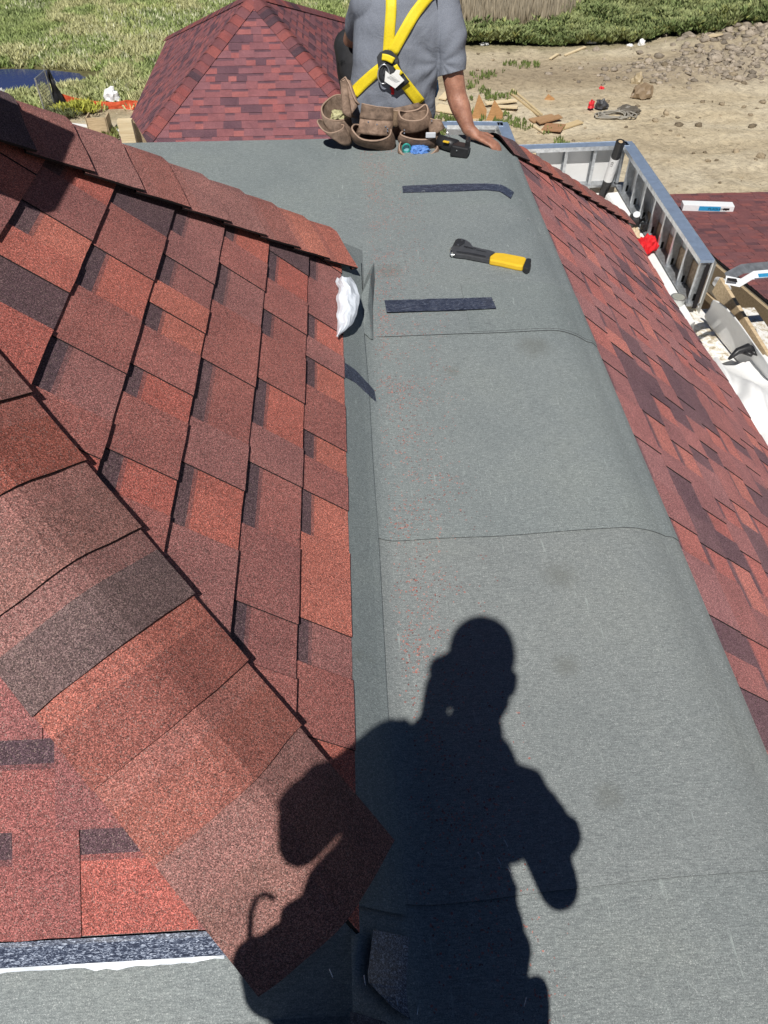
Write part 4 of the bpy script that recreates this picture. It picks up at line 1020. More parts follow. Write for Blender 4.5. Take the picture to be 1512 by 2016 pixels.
board(870, 200, 905, 170, .4, 'pale plank seen between the roofer torso and arm', M_woodpale, 'scrap boards behind the roofer arm', h0=.1, h1=.2)
board(858, 215, 902, 222, .9, 'wide pale plywood seen between the roofer torso and arm', M_woodpale, 'scrap boards behind the roofer arm', h0=.1, h1=.12)
def tri(px, py, hh, ww, lab):
    b_ = gp(px, py); d = Vector((1, .1, 0)).normalized()
    mb = MB(); mb.prism([b_-d*ww/2, b_+d*ww/2, b_+d*(ww*.5)+zz*hh*.35, b_-d*ww*.1+zz*hh], (0, .05, 0), (1, .72, .5)); tag(mb.build('wood_offcut', M_wood), lab, 'wood offcut', 'upright wood offcuts')
tri(942, 235, 1.15, .75, 'left of two upright orange wood offcuts beside the roofer forearm')
tri(973, 236, .9, .8, 'right of two upright orange wood offcuts beside the roofer forearm')
tri(1080, 200, .35, .6, 'small pale wood offcut beyond the crossing thin boards')
# litter
def lump(name, px, py, sz_, col, lab, cat, seed, rough=.5, grp=None, z=.1, flat=.6):
    b_ = gp(px, py); ic = bmesh.new(); bmesh.ops.create_icosphere(ic, subdivisions=3, radius=1)
    for v in ic.verts:
        k = 1+.45*noise.noise(v.co*2.1+Vector((seed, 0, 0)))+.2*noise.noise(v.co*5+Vector((seed, 3, 0)))
        v.co = Vector((v.co.x*sz_[0]*k, v.co.y*sz_[1]*k, max(-.1*sz_[2], v.co.z*sz_[2]*k)))+b_+Vector((0, 0, z))
    me = bpy.data.meshes.new(name); ic.to_mesh(me); ic.free(); me.materials.append(plain(lab[:20], col, rough, var=.15, scale=4, bmp=.03))
    ca = me.color_attributes.new('tint', 'FLOAT_COLOR', 'CORNER'); ca.data.foreach_set('color', [1.0]*(len(me.loops)*4))
    o = bpy.data.objects.new(name, me); COL.objects.link(o); tag(o, lab, cat, grp); return o
lump('white_bag', 226, 210, (.38, .2, .55), (.78, .79, .80), 'white plastic bag caught on the weeds behind the orange netting', 'bag', 1, z=.35)
lump('litter', 1262, 93, (.22, .2, .3), (.8, .8, .8), 'taller white litter scrap at the foot of the thicket', 'litter', 2, grp='white litter by the thicket')
lump('litter', 1239, 95, (.2, .15, .12), (.8, .8, .8), 'flat white litter scrap left of the taller one at the thicket', 'litter', 3, grp='white litter by the thicket')
lump('litter', 953, 91, (.25, .15, .12), (.8, .8, .8), 'white litter scrap at the thicket foot just right of the roofer sleeve', 'litter', 4, grp='white litter by the thicket')
lump('litter', 1165, 88, (.3, .1, .12), (.8, .8, .8), 'white litter scrap in the middle of the thicket foot', 'litter', 5, grp='white litter by the thicket')
lump('red_jerrycan', 1162, 219, (.16, .13, .30), (.65, .03, .04), 'upright red container beside the tangled hose on the dirt', 'container', 6, z=.2)
lump('bucket_lid', 1178, 206, (.12, .1, .1), (.65, .03, .04), 'small red lump on top of the dark pile by the hose', 'lid', 7, z=.75)
lump('dark_pile', 1183, 216, (.3, .25, .33), (.06, .06, .065), 'dark heap of gear behind the tangled hose on the dirt', 'gear heap', 8, z=.15)
lump('rock', 1236, 222, (.6, .35, .28), (.12, .105, .085), 'dark rock right of the tangled hose on the dirt', 'rock', 9, z=.05)
lump('stump', 1262, 192, (.55, .35, .6), (.26, .19, .12), 'rough root stump standing on the dirt behind the hose', 'stump', 10, z=.1)
lump('stump', 1252, 168, (.3, .3, .5), (.40, .32, .20), 'pale splintered top piece behind the root stump', 'stump', 11, z=.1)
mb = MB(); pts = []
for i in range(70):
    a_ = i/70*2*math.pi*4.2; q_ = gp(1197, 231); pts.append(q_+Vector((.8*math.cos(a_)*(1+.15*math.sin(i*.7))+.008*i, .4*math.sin(a_)*(1+.2*math.sin(i*1.1)), .06+.03*(i % 5))))
mb.tube(pts, .035, 6); tag(mb.build('hose', plain('grey hose', (.30, .28, .24), .6), None, smooth=True), 'tangled grey hose coiled on the dirt beside the red container', 'hose')
# left: fence panel, netting, box, boards, pallet
fp = empty('fence_panel'); a_, b2 = gp(92, 231), gp(112, 222)
b2 = gp(111, 219)
top = lambda p_, h: Vector((p_.x, p_.y, GZ+h))
hF = 1.75
mb = MB(); mb.tube([top(a_, 0), top(a_, hF)], .045, 8); mb.build('post', M_galv, fp)
mb = MB(); mb.tube([top(b2, 0), top(b2, hF+.12)], .045, 8); mb.build('post', M_galv, fp)
mb = MB(); mb.tube([top(a_, hF-.03), top(b2, hF+.08)], .03, 8); mb.build('rail', M_galv, fp); mb = MB(); mb.tube([top(a_, .2), top(b2, .25)], .03, 8); mb.build('rail', M_galv, fp)
mb = MB()
for i in range(1, 14): 
    t = i/14; p_ = a_*(1-t)+b2*t; mb.tube([top(p_, .2), top(p_, hF)], .009, 4)
for i in range(12): mb.tube([top(a_, .2+i*.13), top(b2, .25+i*.13)], .009, 4)
mb.build('mesh_infill', M_galv, fp)
mb = MB(); rows = []
for i in range(14):
    t = i/13; w0 = .10+.75*t**1.3; c0 = b2+Vector((.15, 0, 0))
    rows.append([Vector((c0.x+w0*(s_-.3)+.08*noise.noise((s_*4, t*3, 0)), c0.y+.25*noise.noise((s_*5, t*4, 2)), GZ+(hF+.1)*(1-t)+.02)) for s_ in (0, .15, .3, .45, .6, .75, .9, 1)])
mb.grid(rows); mb.build('black_fabric', M_sawb, fp, smooth=True, solid=.02)
settle(fp, top(a_, 0)); tag(fp, 'short galvanised fence panel draped with black fabric at the left of the dirt', 'fence panel')
M_or, t_, b__, N_, L_ = newmat('orange safety netting'); b__.inputs['Base Color'].default_value = (.80, .10, .035, 1); b__.inputs['Roughness'].default_value = .6
nz = noise_tex(N_, L_, N_('ShaderNodeTexCoord').outputs['Object'], 5, 4, .6); rz = ramp(N_, [(.3, (.55, .06, .02)), (.7, (.85, .16, .07))]); L_(nz.outputs[0], rz.inputs[0]); L_(rz.outputs[0], b__.inputs['Base Color'])
mb = MB(); net = [(118, 200, 216), (130, 203, 216), (150, 206, 216), (175, 209, 217), (200, 210, 217), (230, 211, 218), (255, 209, 217), (280, 209, 216), (310, 208, 216)]
rows = [[], [], [], []]
for x, y0_, y1_ in net:
    bb = gp(x, y1_); hh = (y1_-y0_)*.058
    for k in range(4): rows[k].append(bb+Vector((.05*math.sin(x*.3+k), .12*noise.noise((x*.05, k, 0)), hh*k/3)))
mb.grid(rows); tag(mb.build('orange_netting', M_or, None, solid=.02), 'sagging orange safety netting running between the grass and the dirt', 'netting')
bx = empty('plywood_box'); q_ = gp(200, 262); mb = MB()
for (cx_, cy_, sx, sy) in ((0, -.35, .9, .05), (-.45, 0, .05, .75), (.45, 0, .05, .75)): mb.box(q_+Vector((cx_, cy_, .4)), (sx, sy, .8))
mb.build('box_side', M_wood, bx); mb = MB(); mb.box(q_+Vector((0, .0, .05)), (.85, .65, .04)); mb.build('base', M_wood, bx); settle(bx, q_); tag(bx, 'open plywood box on the dirt left of the pale lumber post', 'box')
board(133, 250, 192, 256, .2, 'white plank on the dirt left of the plywood box', M_white, 'white planks on the dirt', col=(1, 1, 1))
board(206, 258, 238, 259, .2, 'white plank on the dirt right of the plywood box', M_white, 'white planks on the dirt', col=(1, 1, 1))
pal = empty('pallet'); a_, b2 = gp(140, 257), gp(172, 265)
d = (b2-a_).normalized(); u_ = Vector((-d.y, d.x, 0))
for i in range(8):
    mb = MB(); mb.box(a_+d*(.15*i)+Vector((0, 0, .12))-u_*.4, (.1, 1.1, .025), Matrix((d, u_, zz)).transposed()); mb.build('slat', M_woodpale, pal)
for s_ in (-.9, -.4, .1):
    mb = MB(); mb.box(a_+d*.52+u_*s_+Vector((0, 0, .05)), (1.2, .05, .09), Matrix((d, u_, zz)).transposed()); mb.build('bearer', M_wood, pal)
settle(pal, a_); tag(pal, 'slatted wooden pallet lying on the dirt by the left red hip cap', 'pallet')
def bush(px, py, r_, hh, col, lab):
    g__ = gp(px, py); n = 160; X = g__.x+rs.normal(0, r_*.45, n); Y = g__.y+rs.normal(0, r_*.3, n)
    o = scatter('bush', X, Y, np.full(n, hh), np.full(n, .07), np.tile(col, (n, 1)), rs, 6, None, .8, lump=hh*1.6); tag(o, lab, 'bush', 'low bushes by the netting')
bush(158, 226, 1.0, .35, [.42, .43, .08], 'low yellow bush just in front of the orange netting')
bush(125, 234, .8, .28, [.17, .19, .09], 'low dark green bush between the fence panel and yellow bush')
lump('bollard_cap', 3, 191, (.3, .3, .3), (.5, .5, .5), 'small pale block poking over the hip cap at the left photo edge', 'block', 16)
# ================================================================== PEOPLE
def rcone(bm, a, ra, b, rb, n=20, sq=None):
    """tapered capsule as one closed surface; sq squashes it along an axis (vector, factor)"""
    a, b = Vector(a), Vector(b); d = b-a; L = d.length
    if L < 1e-6: d = Vector((0, 0, 1))
    d = d.normalized(); u = d.orthogonal().normalized(); v = d.cross(u); rows = []
    for k in range(-6, 1):
        t = math.pi/2*k/6; rows.append((a+d*(ra*math.sin(t)), ra*math.cos(t)))
    for k in range(0, 7):
        t = math.pi/2*k/6; rows.append((b+d*(rb*math.sin(t)), rb*math.cos(t)))
    V = []
    for i, (c, r) in enumerate(rows[1:-1]):
        V.append([c+(u*math.cos(q)+v*math.sin(q))*r for q in (2*math.pi*j/n for j in range(n))])
    p0, p1 = rows[0][0], rows[-1][0]; cen = (a+b)/2
    def S(p):
        if sq is None: return p
        ax, f = sq; ax = Vector(ax).normalized(); return p-ax*((p-cen).dot(ax))*(1-f)
    vs_ = [[bm.verts.new(S(p)) for p in r] for r in V]; q0, q1 = bm.verts.new(S(p0)), bm.verts.new(S(p1))
    for i in range(len(vs_)-1):
        for j in range(n): bm.faces.new((vs_[i][j], vs_[i][(j+1) % n], vs_[i+1][(j+1) % n], vs_[i+1][j]))
    for j in range(n):
        bm.faces.new((q0, vs_[0][(j+1) % n], vs_[0][j])); bm.faces.new((q1, vs_[-1][j], vs_[-1][(j+1) % n]))
def loft(bm, rings, n=28):
    """rings: (centre, rx, ry) horizontal-ish superellipse sections"""
    vs_ = []
    for (c, rx, ry) in rings:
        r = []
        for j in range(n):
            t = 2*math.pi*j/n; cx_, sy = math.cos(t), math.sin(t); e = .82
            r.append(bm.verts.new(Vector(c)+Vector((rx*math.copysign(abs(cx_)**e, cx_), ry*math.copysign(abs(sy)**e, sy), 0))))
        vs_.append(r)
    for i in range(len(vs_)-1):
        for j in range(n): bm.faces.new((vs_[i][j], vs_[i][(j+1) % n], vs_[i+1][(j+1) % n], vs_[i+1][j]))
    bm.faces.new(list(reversed(vs_[0]))); bm.faces.new(vs_[-1])
def fuse(name, build, mat, parent=None, voxel=.009, smooth=6, deform=None):
    bm = bmesh.new(); build(bm); bmesh.ops.recalc_face_normals(bm, faces=bm.faces)
    me = bpy.data.meshes.new(name); bm.to_mesh(me); bm.free(); o = bpy.data.objects.new(name, me); COL.objects.link(o)
    m = o.modifiers.new('r', 'REMESH'); m.mode = 'VOXEL'; m.voxel_size = voxel; m.use_smooth_shade = True
    m = o.modifiers.new('s', 'SMOOTH'); m.factor = .5; m.iterations = smooth
    bpy.context.view_layer.update(); dg = bpy.context.evaluated_depsgraph_get(); me2 = bpy.data.meshes.new_from_object(o.evaluated_get(dg)); o.modifiers.clear(); o.data = me2
    me2.name = name
    if deform:
        nr = [v.normal.copy() for v in me2.vertices]
        for v, q in zip(me2.vertices, nr): v.co = v.co+deform(v.co.copy(), q)
    me2.materials.clear(); me2.materials.append(mat); me2.polygons.foreach_set('use_smooth', [True]*len(me2.polygons))
    ca = me2.color_attributes.new('tint', 'FLOAT_COLOR', 'CORNER'); ca.data.foreach_set('color', [1.0]*(len(me2.loops)*4)); me2.update()
    if parent: o.parent = parent
    return o
M_skin, t_, b__, N_, L_ = newmat('tanned skin')
co_ = N_('ShaderNodeTexCoord').outputs['Object']; nz = noise_tex(N_, L_, co_, 22, 5, .65); rz = ramp(N_, [(.3, (.26, .115, .075)), (.55, (.40, .19, .125)), (.8, (.52, .27, .18))]); L_(nz.outputs[0], rz.inputs[0]); L_(rz.outputs[0], b__.inputs['Base Color'])
b__.inputs['Roughness'].default_value = .5; b__.inputs['Subsurface Weight'].default_value = .12; b__.inputs['Subsurface Radius'].default_value = (.02, .008, .005); b__.inputs['Subsurface Scale'].default_value = .3
nz2 = noise_tex(N_, L_, co_, 130, 4, .6); bump(N_, L_, b__, nz2.outputs[0], .8, .003)
M_shirt, t_, b__, N_, L_ = newmat('heather grey jersey')
co_ = N_('ShaderNodeTexCoord').outputs['Object']; nz = noise_tex(N_, L_, co_, 420, 3, .7); rz = ramp(N_, [(.3, (.135, .150, .185)), (.7, (.27, .29, .335))]); L_(nz.outputs[0], rz.inputs[0]); L_(rz.outputs[0], b__.inputs['Base Color']); b__.inputs['Roughness'].default_value = .9; b__.inputs['Specular IOR Level'].default_value = .1
nz2 = noise_tex(N_, L_, co_, 9, 5, .55, 1.2); bump(N_, L_, b__, nz2.outputs[0], .6, .014)
M_blackcloth = plain('black trouser cloth', (.018, .018, .020), .8, var=.3, scale=30, bmp=.004)
M_boot = plain('tan boot leather', (.22, .13, .07), .6, var=.2)
M_webbing = plain('yellow webbing', (.80, .62, .02), .6, var=.08, scale=120, bmp=.0012)
M_leather, t_, b__, N_, L_ = newmat('brown suede')
co_ = N_('ShaderNodeTexCoord').outputs['Object']; at_ = N_('ShaderNodeAttribute'); at_.attribute_name = 'tint'; nz = noise_tex(N_, L_, co_, 28, 6, .68, .4); rz = ramp(N_, [(.28, (.075, .050, .036)), (.5, (.21, .145, .105)), (.75, (.37, .265, .20))]); L_(nz.outputs[0], rz.inputs[0]); L_(mixc(N_, L_, 1.0, rz.outputs[0], at_.outputs['Color'], 'MULTIPLY'), b__.inputs['Base Color']); b__.inputs['Roughness'].default_value = .85
bump(N_, L_, b__, nz.outputs[0], .5, .004)
M_rim = plain('leather binding', (.36, .25, .185), .7, var=.15, scale=60)
M_dgrey = plain('dark webbing', (.03, .032, .036), .7, var=.2, scale=80)
# ---------------------------------------------------------------- seated roofer
roofer = empty('person')
YB = 4.02
P = onY
hipc = Vector((.255, 4.10, .10))
# torso sections from pixel edges (left, right, row), depth, half thickness
secs = [(690, 856, 262, 4.08, .125), (690, 851, 232, 4.07, .122), (693, 849, 205, 4.06, .118), (693, 857, 170, 4.06, .115), (696, 866, 125, 4.07, .120), (699, 873, 80, 4.08, .125), (704, 880, 35, 4.10, .125), (712, 878, -8, 4.12, .115), (740, 848, -38, 4.13, .08)]
def rings(grow=0.0, lo=0, hi=None):
    out_ = []
    for (l, r_, y, Y, ry) in secs[lo:hi]:
        a_, b2 = P(l, y, Y), P(r_, y, Y); out_.append(((a_+b2)/2, (b2-a_).length/2+grow, ry+grow))
    return out_
shR, shL = P(868, 5, 4.10), P(722, 5, 4.10)
elR, wrR = P(899, 190, 3.98), P(922, 254, 3.90)
elL, wrL = P(690, 95, 4.42), P(700, 190, 4.62)
kneeL, kneeR = P(687, 92, 4.42), P(800, 250, 4.62)
ankL, ankR = kneeL+Vector((.03, .10, -.44)), kneeR+Vector((.02, .26, -.42))
neck, headc = P(790, -45, 4.14), P(792, -115, 4.20)
def hand(bm, wr, fdir, side, up_, curl=.25, scale=1.0, spread=.016):
    """palm, four unequal fingers and a thumb leaving the side of the palm"""
    f = fdir.normalized(); s_ = (side-f*side.dot(f)).normalized(); u = up_
    pc = wr+f*.045*scale
    for k in range(4):
        o_ = (k-1.5)*.0185*scale
        rcone(bm, wr+s_*o_*.55, .0145*scale, wr+f*.088*scale+s_*o_, .0118*scale, 12)
        L_ = (.062, .074, .070, .054)[k]*scale; b0 = wr+f*.088*scale+s_*o_
        dd = (f+s_*(k-1.5)*spread*2).normalized(); c1_ = b0+dd*L_*.5-u*curl*.008*scale; c2_ = c1_+dd*L_*.32-u*curl*.045*scale; c3_ = c2_+dd*L_*.2-u*curl*.06*scale
        rcone(bm, b0, .0098*scale, c1_, .0088*scale, 10); rcone(bm, c1_, .0088*scale, c2_, .008*scale, 10); rcone(bm, c2_, .008*scale, c3_, .0068*scale, 10)
    t0 = wr+f*.018*scale-s_*.024*scale; t1 = t0+(f*.55-s_*.8).normalized()*.042*scale; t2 = t1+(f*.9-s_*.35).normalized()*.034*scale-u*.006
    rcone(bm, t0, .015*scale, t1, .011*scale, 10); rcone(bm, t1, .011*scale, t2, .0085*scale, 10)
handR = P(945, 271, 3.87)
def body_r(bm):
    loft(bm, rings(-.012))
    for sh_, el_, wr_ in ((shR, elR, wrR), (shL, elL, wrL)):
        rcone(bm, sh_, .060, sh_*.45+el_*.55, .055); rcone(bm, sh_*.45+el_*.55, .055, el_, .048); 
        rcone(bm, el_, .049, el_*.68+wr_*.32, .049); rcone(bm, el_*.68+wr_*.32, .049, wr_, .032)
    rcone(bm, wrR, .032, P(934, 264, 3.88), .029)
    fd = (P(984, 288, 3.80)-P(932, 264, 3.885)).normalized()
    hand(bm, P(932, 264, 3.885), fd, Vector((.15, -1, -.1)), Vector((0, -.25, 1)).normalized(), .45, 1.02)
    hand(bm, wrL, Vector((.1, .4, -.9)), Vector((-1, 0, 0)), Vector((0, 1, .3)).normalized(), .5)
    for hp, kn, an in ((hipc+Vector((-.10, .02, -.01)), kneeL, ankL), (hipc+Vector((.10, .02, -.01)), kneeR, ankR)):
        rcone(bm, hp, .082, kn, .055); rcone(bm, kn, .053, an, .036); rcone(bm, an+Vector((0, -.03, -.04)), .035, an+Vector((0, .14, -.06)), .030)
    rcone(bm, neck+Vector((0, 0, -.06)), .058, headc+Vector((0, 0, -.06)), .052)
    rcone(bm, headc+Vector((0, -.02, .02)), .088, headc+Vector((0, .03, -.015)), .080)
    rcone(bm, headc+Vector((0, .05, -.06)), .052, headc+Vector((0, .062, -.085)), .038)
    rcone(bm, headc+Vector((0, .105, -.0)), .012, headc+Vector((0, .122, -.03)), .015)
    for s_ in (-1, 1): rcone(bm, headc+Vector((s_*.084, 0, .0)), .016, headc+Vector((s_*.082, .0, -.03)), .012)
skin = fuse('body', body_r, M_skin, roofer, .0075, 5)
secA = P(868, 112, 4.04); slvE = P(893, 146, 3.995)
def shirt_b(bm):
    loft(bm, rings(.006, 1))
    a_, b2 = shR+Vector((0, 0, .0)), slvE
    rcone(bm, a_, .082, P(884, 75, 4.05), .070); rcone(bm, P(884, 75, 4.05), .072, P(894, 168, 3.99), .067)
    rcone(bm, shL, .078, shL*.5+elL*.5, .062)
def fold(p, n_):
    # creases fan out from the armpit and gather above the belt
    am = P(866, 120, 4.0); d = (p-am); a_ = math.atan2(d.z, d.x); r_ = d.length
    k = .005*math.sin(a_*9+r_*10)*math.exp(-(r_/.22)**2)*(1-math.exp(-(r_/.07)**2))
    low_ = max(0, (.30-p.z)/.30); k += .008*low_*math.sin(p.x*50+p.z*34+2.5*noise.noise(p*6)); k += .017*noise.noise(Vector((p.x*9+p.z*4, p.y*6, p.z*7-p.x*3)))
    return n_*k
shirt = fuse('t_shirt', shirt_b, M_shirt, roofer, .0065, 4, fold)
def cutz(o, p, nrm):
    bm = bmesh.new(); bm.from_mesh(o.data); bmesh.ops.bisect_plane(bm, geom=bm.verts[:]+bm.edges[:]+bm.faces[:], plane_co=p, plane_no=nrm, clear_outer=True); bm.to_mesh(o.data); bm.free()
# open the right sleeve at its hem
bm = bmesh.new(); bm.from_mesh(shirt.data)
hem = P(892, 143, 4.0); hn = (elR-shR).normalized()
rg_ = {v for v in bm.verts if v.co.x > P(862, 150, 4.0).x and (v.co-hem).length < .2 and (v.co-hem).dot(hn) > -.05}
gm = list(rg_)+[e for e in bm.edges if all(v in rg_ for v in e.verts)]+[f for f in bm.faces if all(v in rg_ for v in f.verts)]
bmesh.ops.bisect_plane(bm, geom=gm, plane_co=hem, plane_no=hn, clear_outer=False)
bmesh.ops.delete(bm, geom=[v for v in bm.verts if (v.co-hem).dot(hn) > 1e-4 and v.co.x > P(862, 150, 4.0).x and (v.co-hem).length < .2], context='VERTS'); bm.to_mesh(shirt.data); bm.free()
m_ = shirt.modifiers.new('solid', 'SOLIDIFY'); m_.thickness = .003; m_.offset = 1
mb = MB(); u_ = hn.orthogonal().normalized(); v_ = hn.cross(u_)
M_dark_in = plain('sleeve hem', (.22, .24, .28), .9, var=.1)
def trou(bm):
    loft(bm, [(hipc+Vector((0, 0, -.12)), .17, .12), (hipc+Vector((0, -.01, 0)), .185, .135), (hipc+Vector((0, -.01, .10)), .17, .125)])
    for hp, kn, an in ((hipc+Vector((-.10, .02, -.01)), kneeL, ankL), (hipc+Vector((.10, .02, -.01)), kneeR, ankR)):
        rcone(bm, hp, .094, kn, .080); rcone(bm, kn, .078, an, .062)
trs = fuse('trousers', trou, M_blackcloth, roofer, .010, 5, lambda p, n_: n_*.006*noise.noise(p*9))
def boots(an):
    def f(bm):
        rcone(bm, an+Vector((0, 0, .06)), .052, an+Vector((0, -.02, -.05)), .050); rcone(bm, an+Vector((0, -.03, -.06)), .048, an+Vector((0, .16, -.075)), .040)
    return f
fuse('boot', boots(ankL), M_boot, roofer, .01, 3); fuse('boot', boots(ankR), M_boot, roofer, .01, 3)
def cap_b(c):
    def f(bm):
        rcone(bm, c+Vector((0, -.018, .035)), .096, c+Vector((0, .03, .03)), .09)
        rcone(bm, c+Vector((0, .10, .035)), .05, c+Vector((0, .155, .025)), .035, sq=((0, 0, 1), .18))
    return f
cp_ = fuse('cap', cap_b(headc+Vector((0, 0, .02))), M_dgrey, roofer, .009, 4)
# lettering on the trouser leg
dg = bpy.context.evaluated_depsgraph_get()
def bvh_of(objs):
    Vv, Ff = [], []; n0 = 0
    for o in objs:
        off = Vector(o.matrix_world.translation) if False else Vector((0, 0, 0))
        Vv += [v.co+off for v in o.data.vertices]; Ff += [[i+n0 for i in p_.vertices] for p_ in o.data.polygons]; n0 = len(Vv)
    return BVHTree.FromPolygons(Vv, Ff)
bv_s = bvh_of([shirt]); bv_all = bvh_of([shirt, trs, skin]); bv_t = bvh_of([trs])
def hit(b_, x, y, fallY=4.0):
    r = ray(x, y).normalized(); h = b_.ray_cast(CAM, r)
    if h[0] is None: return P(x, y, fallY), -r
    n_ = h[1]; n_ = n_ if n_.dot(-r) > 0 else -n_
    return h[0], n_
a_, n1_ = hit(bv_t, 670, 131, 4.4); b2, n2_ = hit(bv_t, 683, 122, 4.4)
text_obj('leg_lettering', 'iz.', a_, b2, .022, M_white, trs, nrm=Vector((-.1, -.8, .6)).normalized(), ext=.012)
# ---- harness straps draped over the shirt
har = empty('harness'); har.parent = roofer
def drape(name, path, wpx, off, mat, parent, nseg=24, bv=bv_s, fall=3.95, th=.0035, sm=3):
    pts = []
    def at(t):
        t *= len(path)-1; i = min(int(t), len(path)-2); f = t-i
        return path[i][0]*(1-f)+path[i+1][0]*f, path[i][1]*(1-f)+path[i+1][1]*f
    rows = []
    for i in range(nseg+1):
        x, y = at(i/nseg); x2, y2 = at(min(1, i/nseg+.02)); x0, y0 = at(max(0, i/nseg-.02)); dx, dy = x2-x0, y2-y0; l = math.hypot(dx, dy) or 1
        row = []
        for k in range(5):
            s_ = (k/4-.5)*wpx; X_, Y_ = x-dy/l*s_, y+dx/l*s_
            h, n_ = hit(bv, X_, Y_, fall); row.append(h-ray(X_, Y_).normalized()*off)
        rows.append(row)
    for _ in range(sm):
        rows = [rows[0]]+[[(rows[i-1][k]+rows[i][k]*2+rows[i+1][k])/4 for k in range(5)] for i in range(1, nseg)]+[rows[-1]]
    mb = MB(); mb.grid(rows); return mb.build(name, mat, parent, smooth=True, solid=th)
drape('strap', [(770, -14), (770, 20), (767, 60), (764, 105)], 21, .009, M_webbing, har)
drape('strap', [(866, -30), (840, -4), (815, 28), (792, 68), (772, 104)], 22, .013, M_webbing, har)
drape('strap', [(753, 132), (735, 146), (715, 164), (695, 184)], 22, .010, M_webbing, har)
drape('strap', [(772, 134), (786, 150), (806, 175), (828, 203)], 22, .012, M_webbing, har)
# back pad: rounded plate with three slots
def on_s(x, y, off):
    h, n_ = hit(bv_s, x, y, 3.95); return h-ray(x, y).normalized()*off
def disc(name, pts, off, th, mat, parent, bev=.003):
    q_ = [on_s(x, y, off) for x, y in pts]; c_ = sum(q_, Vector())/len(q_); n_ = -ray(762, 125).normalized()
    q_ = [p_-n_*((p_-c_).dot(n_))*.7 for p_ in q_]
    mb = MB(); mb.prism(q_, n_*th); return mb.build(name, mat, parent, bevel=bev)
disc('back_pad', [(742, 112), (748, 103), (758, 98), (770, 98), (780, 104), (786, 118), (784, 134), (776, 146), (764, 152), (752, 146), (744, 130)], .012, .008, M_dgrey, har)
drape('strap_fold', [(752, 112), (762, 113), (775, 120)], 13, .030, M_webbing, har, 8)
mb = MB(); c_ = on_s(753, 146, .03); rg = []
for i in range(25):
    t = i/24*2*math.pi; rg.append(on_s(755+11*math.cos(t)-3*math.sin(t)*.3, 146+19*math.sin(t), .030))
mb.tube(rg, .0035, 8, caps=False); mb.build('d_ring', M_chrome, har, smooth=True)
drape('webbing_loop', [(757, 120), (748, 138), (752, 156), (768, 160)], 9, .024, M_dgrey, har, 12)
drape('webbing_loop', [(779, 118), (786, 138), (796, 154), (800, 160)], 8, .024, M_dgrey, har, 12)
drape('strap_fold', [(778, 128), (784, 138), (791, 146)], 8, .030, M_webbing, har, 6)
drape('slide_buckle', [(778, 174), (788, 168), (802, 156)], 13, .026, M_dgrey, har, 6)
drape('red_indicator', [(770, 170), (774, 178), (773, 186)], 6, .012, M_red, har, 5)
M_tagw = plain('white paper tag', (.74, .74, .72), .6, var=.06, scale=60)
tg = [(759, 139), (768, 147), (776, 143), (780, 137), (788, 138), (786, 147), (796, 158), (778, 174), (757, 160)]
tagm = disc('paper_tag', tg, .036, .0015, M_tagw, har, 0)
M_ink = plain('faded print', (.45, .45, .45), .8, var=.1)
for i in range(7):
    p0, p1 = on_s(762+i*2.6, 152+i*1.8, .043), on_s(772+i*2.4, 146+i*2.2, .043)
    mb = MB(); mb.tube([p0, p1], .0007, 4); mb.build('print_line', M_ink, tagm)
# ---- tool belt
belt = empty('tool_belt')
def pouch(name, rim, bot, back=None, col=(1, 1, 1), tube_r=.0042, deep=.75):
    """rim: list of (x,y,Y) around the opening; bot: the same number of points at the bottom"""
    n = len(rim)
    def dens(L):
        o = []
        for i in range(len(L)):
            for k in range(4):
                t = k/4; a0, a1, a2, a3 = (Vector(P(*L[(i+j-1) % len(L)])) for j in range(4))
                o.append(.5*((2*a1)+(-a0+a2)*t+(2*a0-5*a1+4*a2-a3)*t*t+(-a0+3*a1-3*a2+a3)*t**3))
        return o
    R_, B_ = dens(rim), dens(bot); cen = sum(R_, Vector())/len(R_); cb_ = sum(B_, Vector())/len(B_)
    mb = MB(); rows = []
    for k in range(9):
        t = k/8; bul = 1+.10*math.sin(math.pi*t)
        c_ = cen*(1-t)+cb_*t; rows.append([c_+((a*(1-t)+b_*t)-c_)*bul+Vector((0, 0, .003*noise.noise(a*20+Vector((0, 0, t*3))))) for a, b_ in zip(R_, B_)])
    mb.grid(rows, col, close=True); c0 = cb_; m = len(B_)
    mb.grid([rows[-1], [cb_+(p_-cb_)*.02 for p_ in rows[-1]]], col, close=True)
    p_ = mb.build(name, M_leather, belt, smooth=True, solid=.004)
    mb = MB(); mb.tube(R_+[R_[0], R_[1]], tube_r, 8, caps=False); mb.build('rim', M_rim, p_, smooth=True)
    return p_, R_, B_
def panel(name, pts, th=.005, col=(1, 1, 1), trim=True, mat=None, n=6):
    """four-sided leather panel from corner pixels (x,y,Y): tl,tr,br,bl, slightly bowed"""
    q_ = [P(*p) for p in pts]; mb = MB(); rows = []
    for j in range(n+1):
        t = j/n; a_, b2 = q_[0]*(1-t)+q_[3]*t, q_[1]*(1-t)+q_[2]*t
        rows.append([a_*(1-s_)+b2*s_+Vector((0, -.012*math.sin(math.pi*s_)-.006*math.sin(math.pi*t), .002*noise.noise((s_*5, t*5, pts[0][0])))) for s_ in (i/n for i in range(n+1))])
    mb.grid(rows, col); p_ = mb.build(name, mat or M_leather, belt, smooth=True, solid=th)
    if trim:
        mb = MB(); mb.tube(rows[0], .0032, 7); mb.build('piping', M_rim, p_, smooth=True)
    return p_
def stud_dots(parent, pts):
    for (x, y, Y) in pts:
        c_ = P(x, y, Y); mb = MB(); mb.tube([c_, c_-ray(x, y).normalized()*.003], .0035, 8); mb.build('rivet', M_chrome, parent)
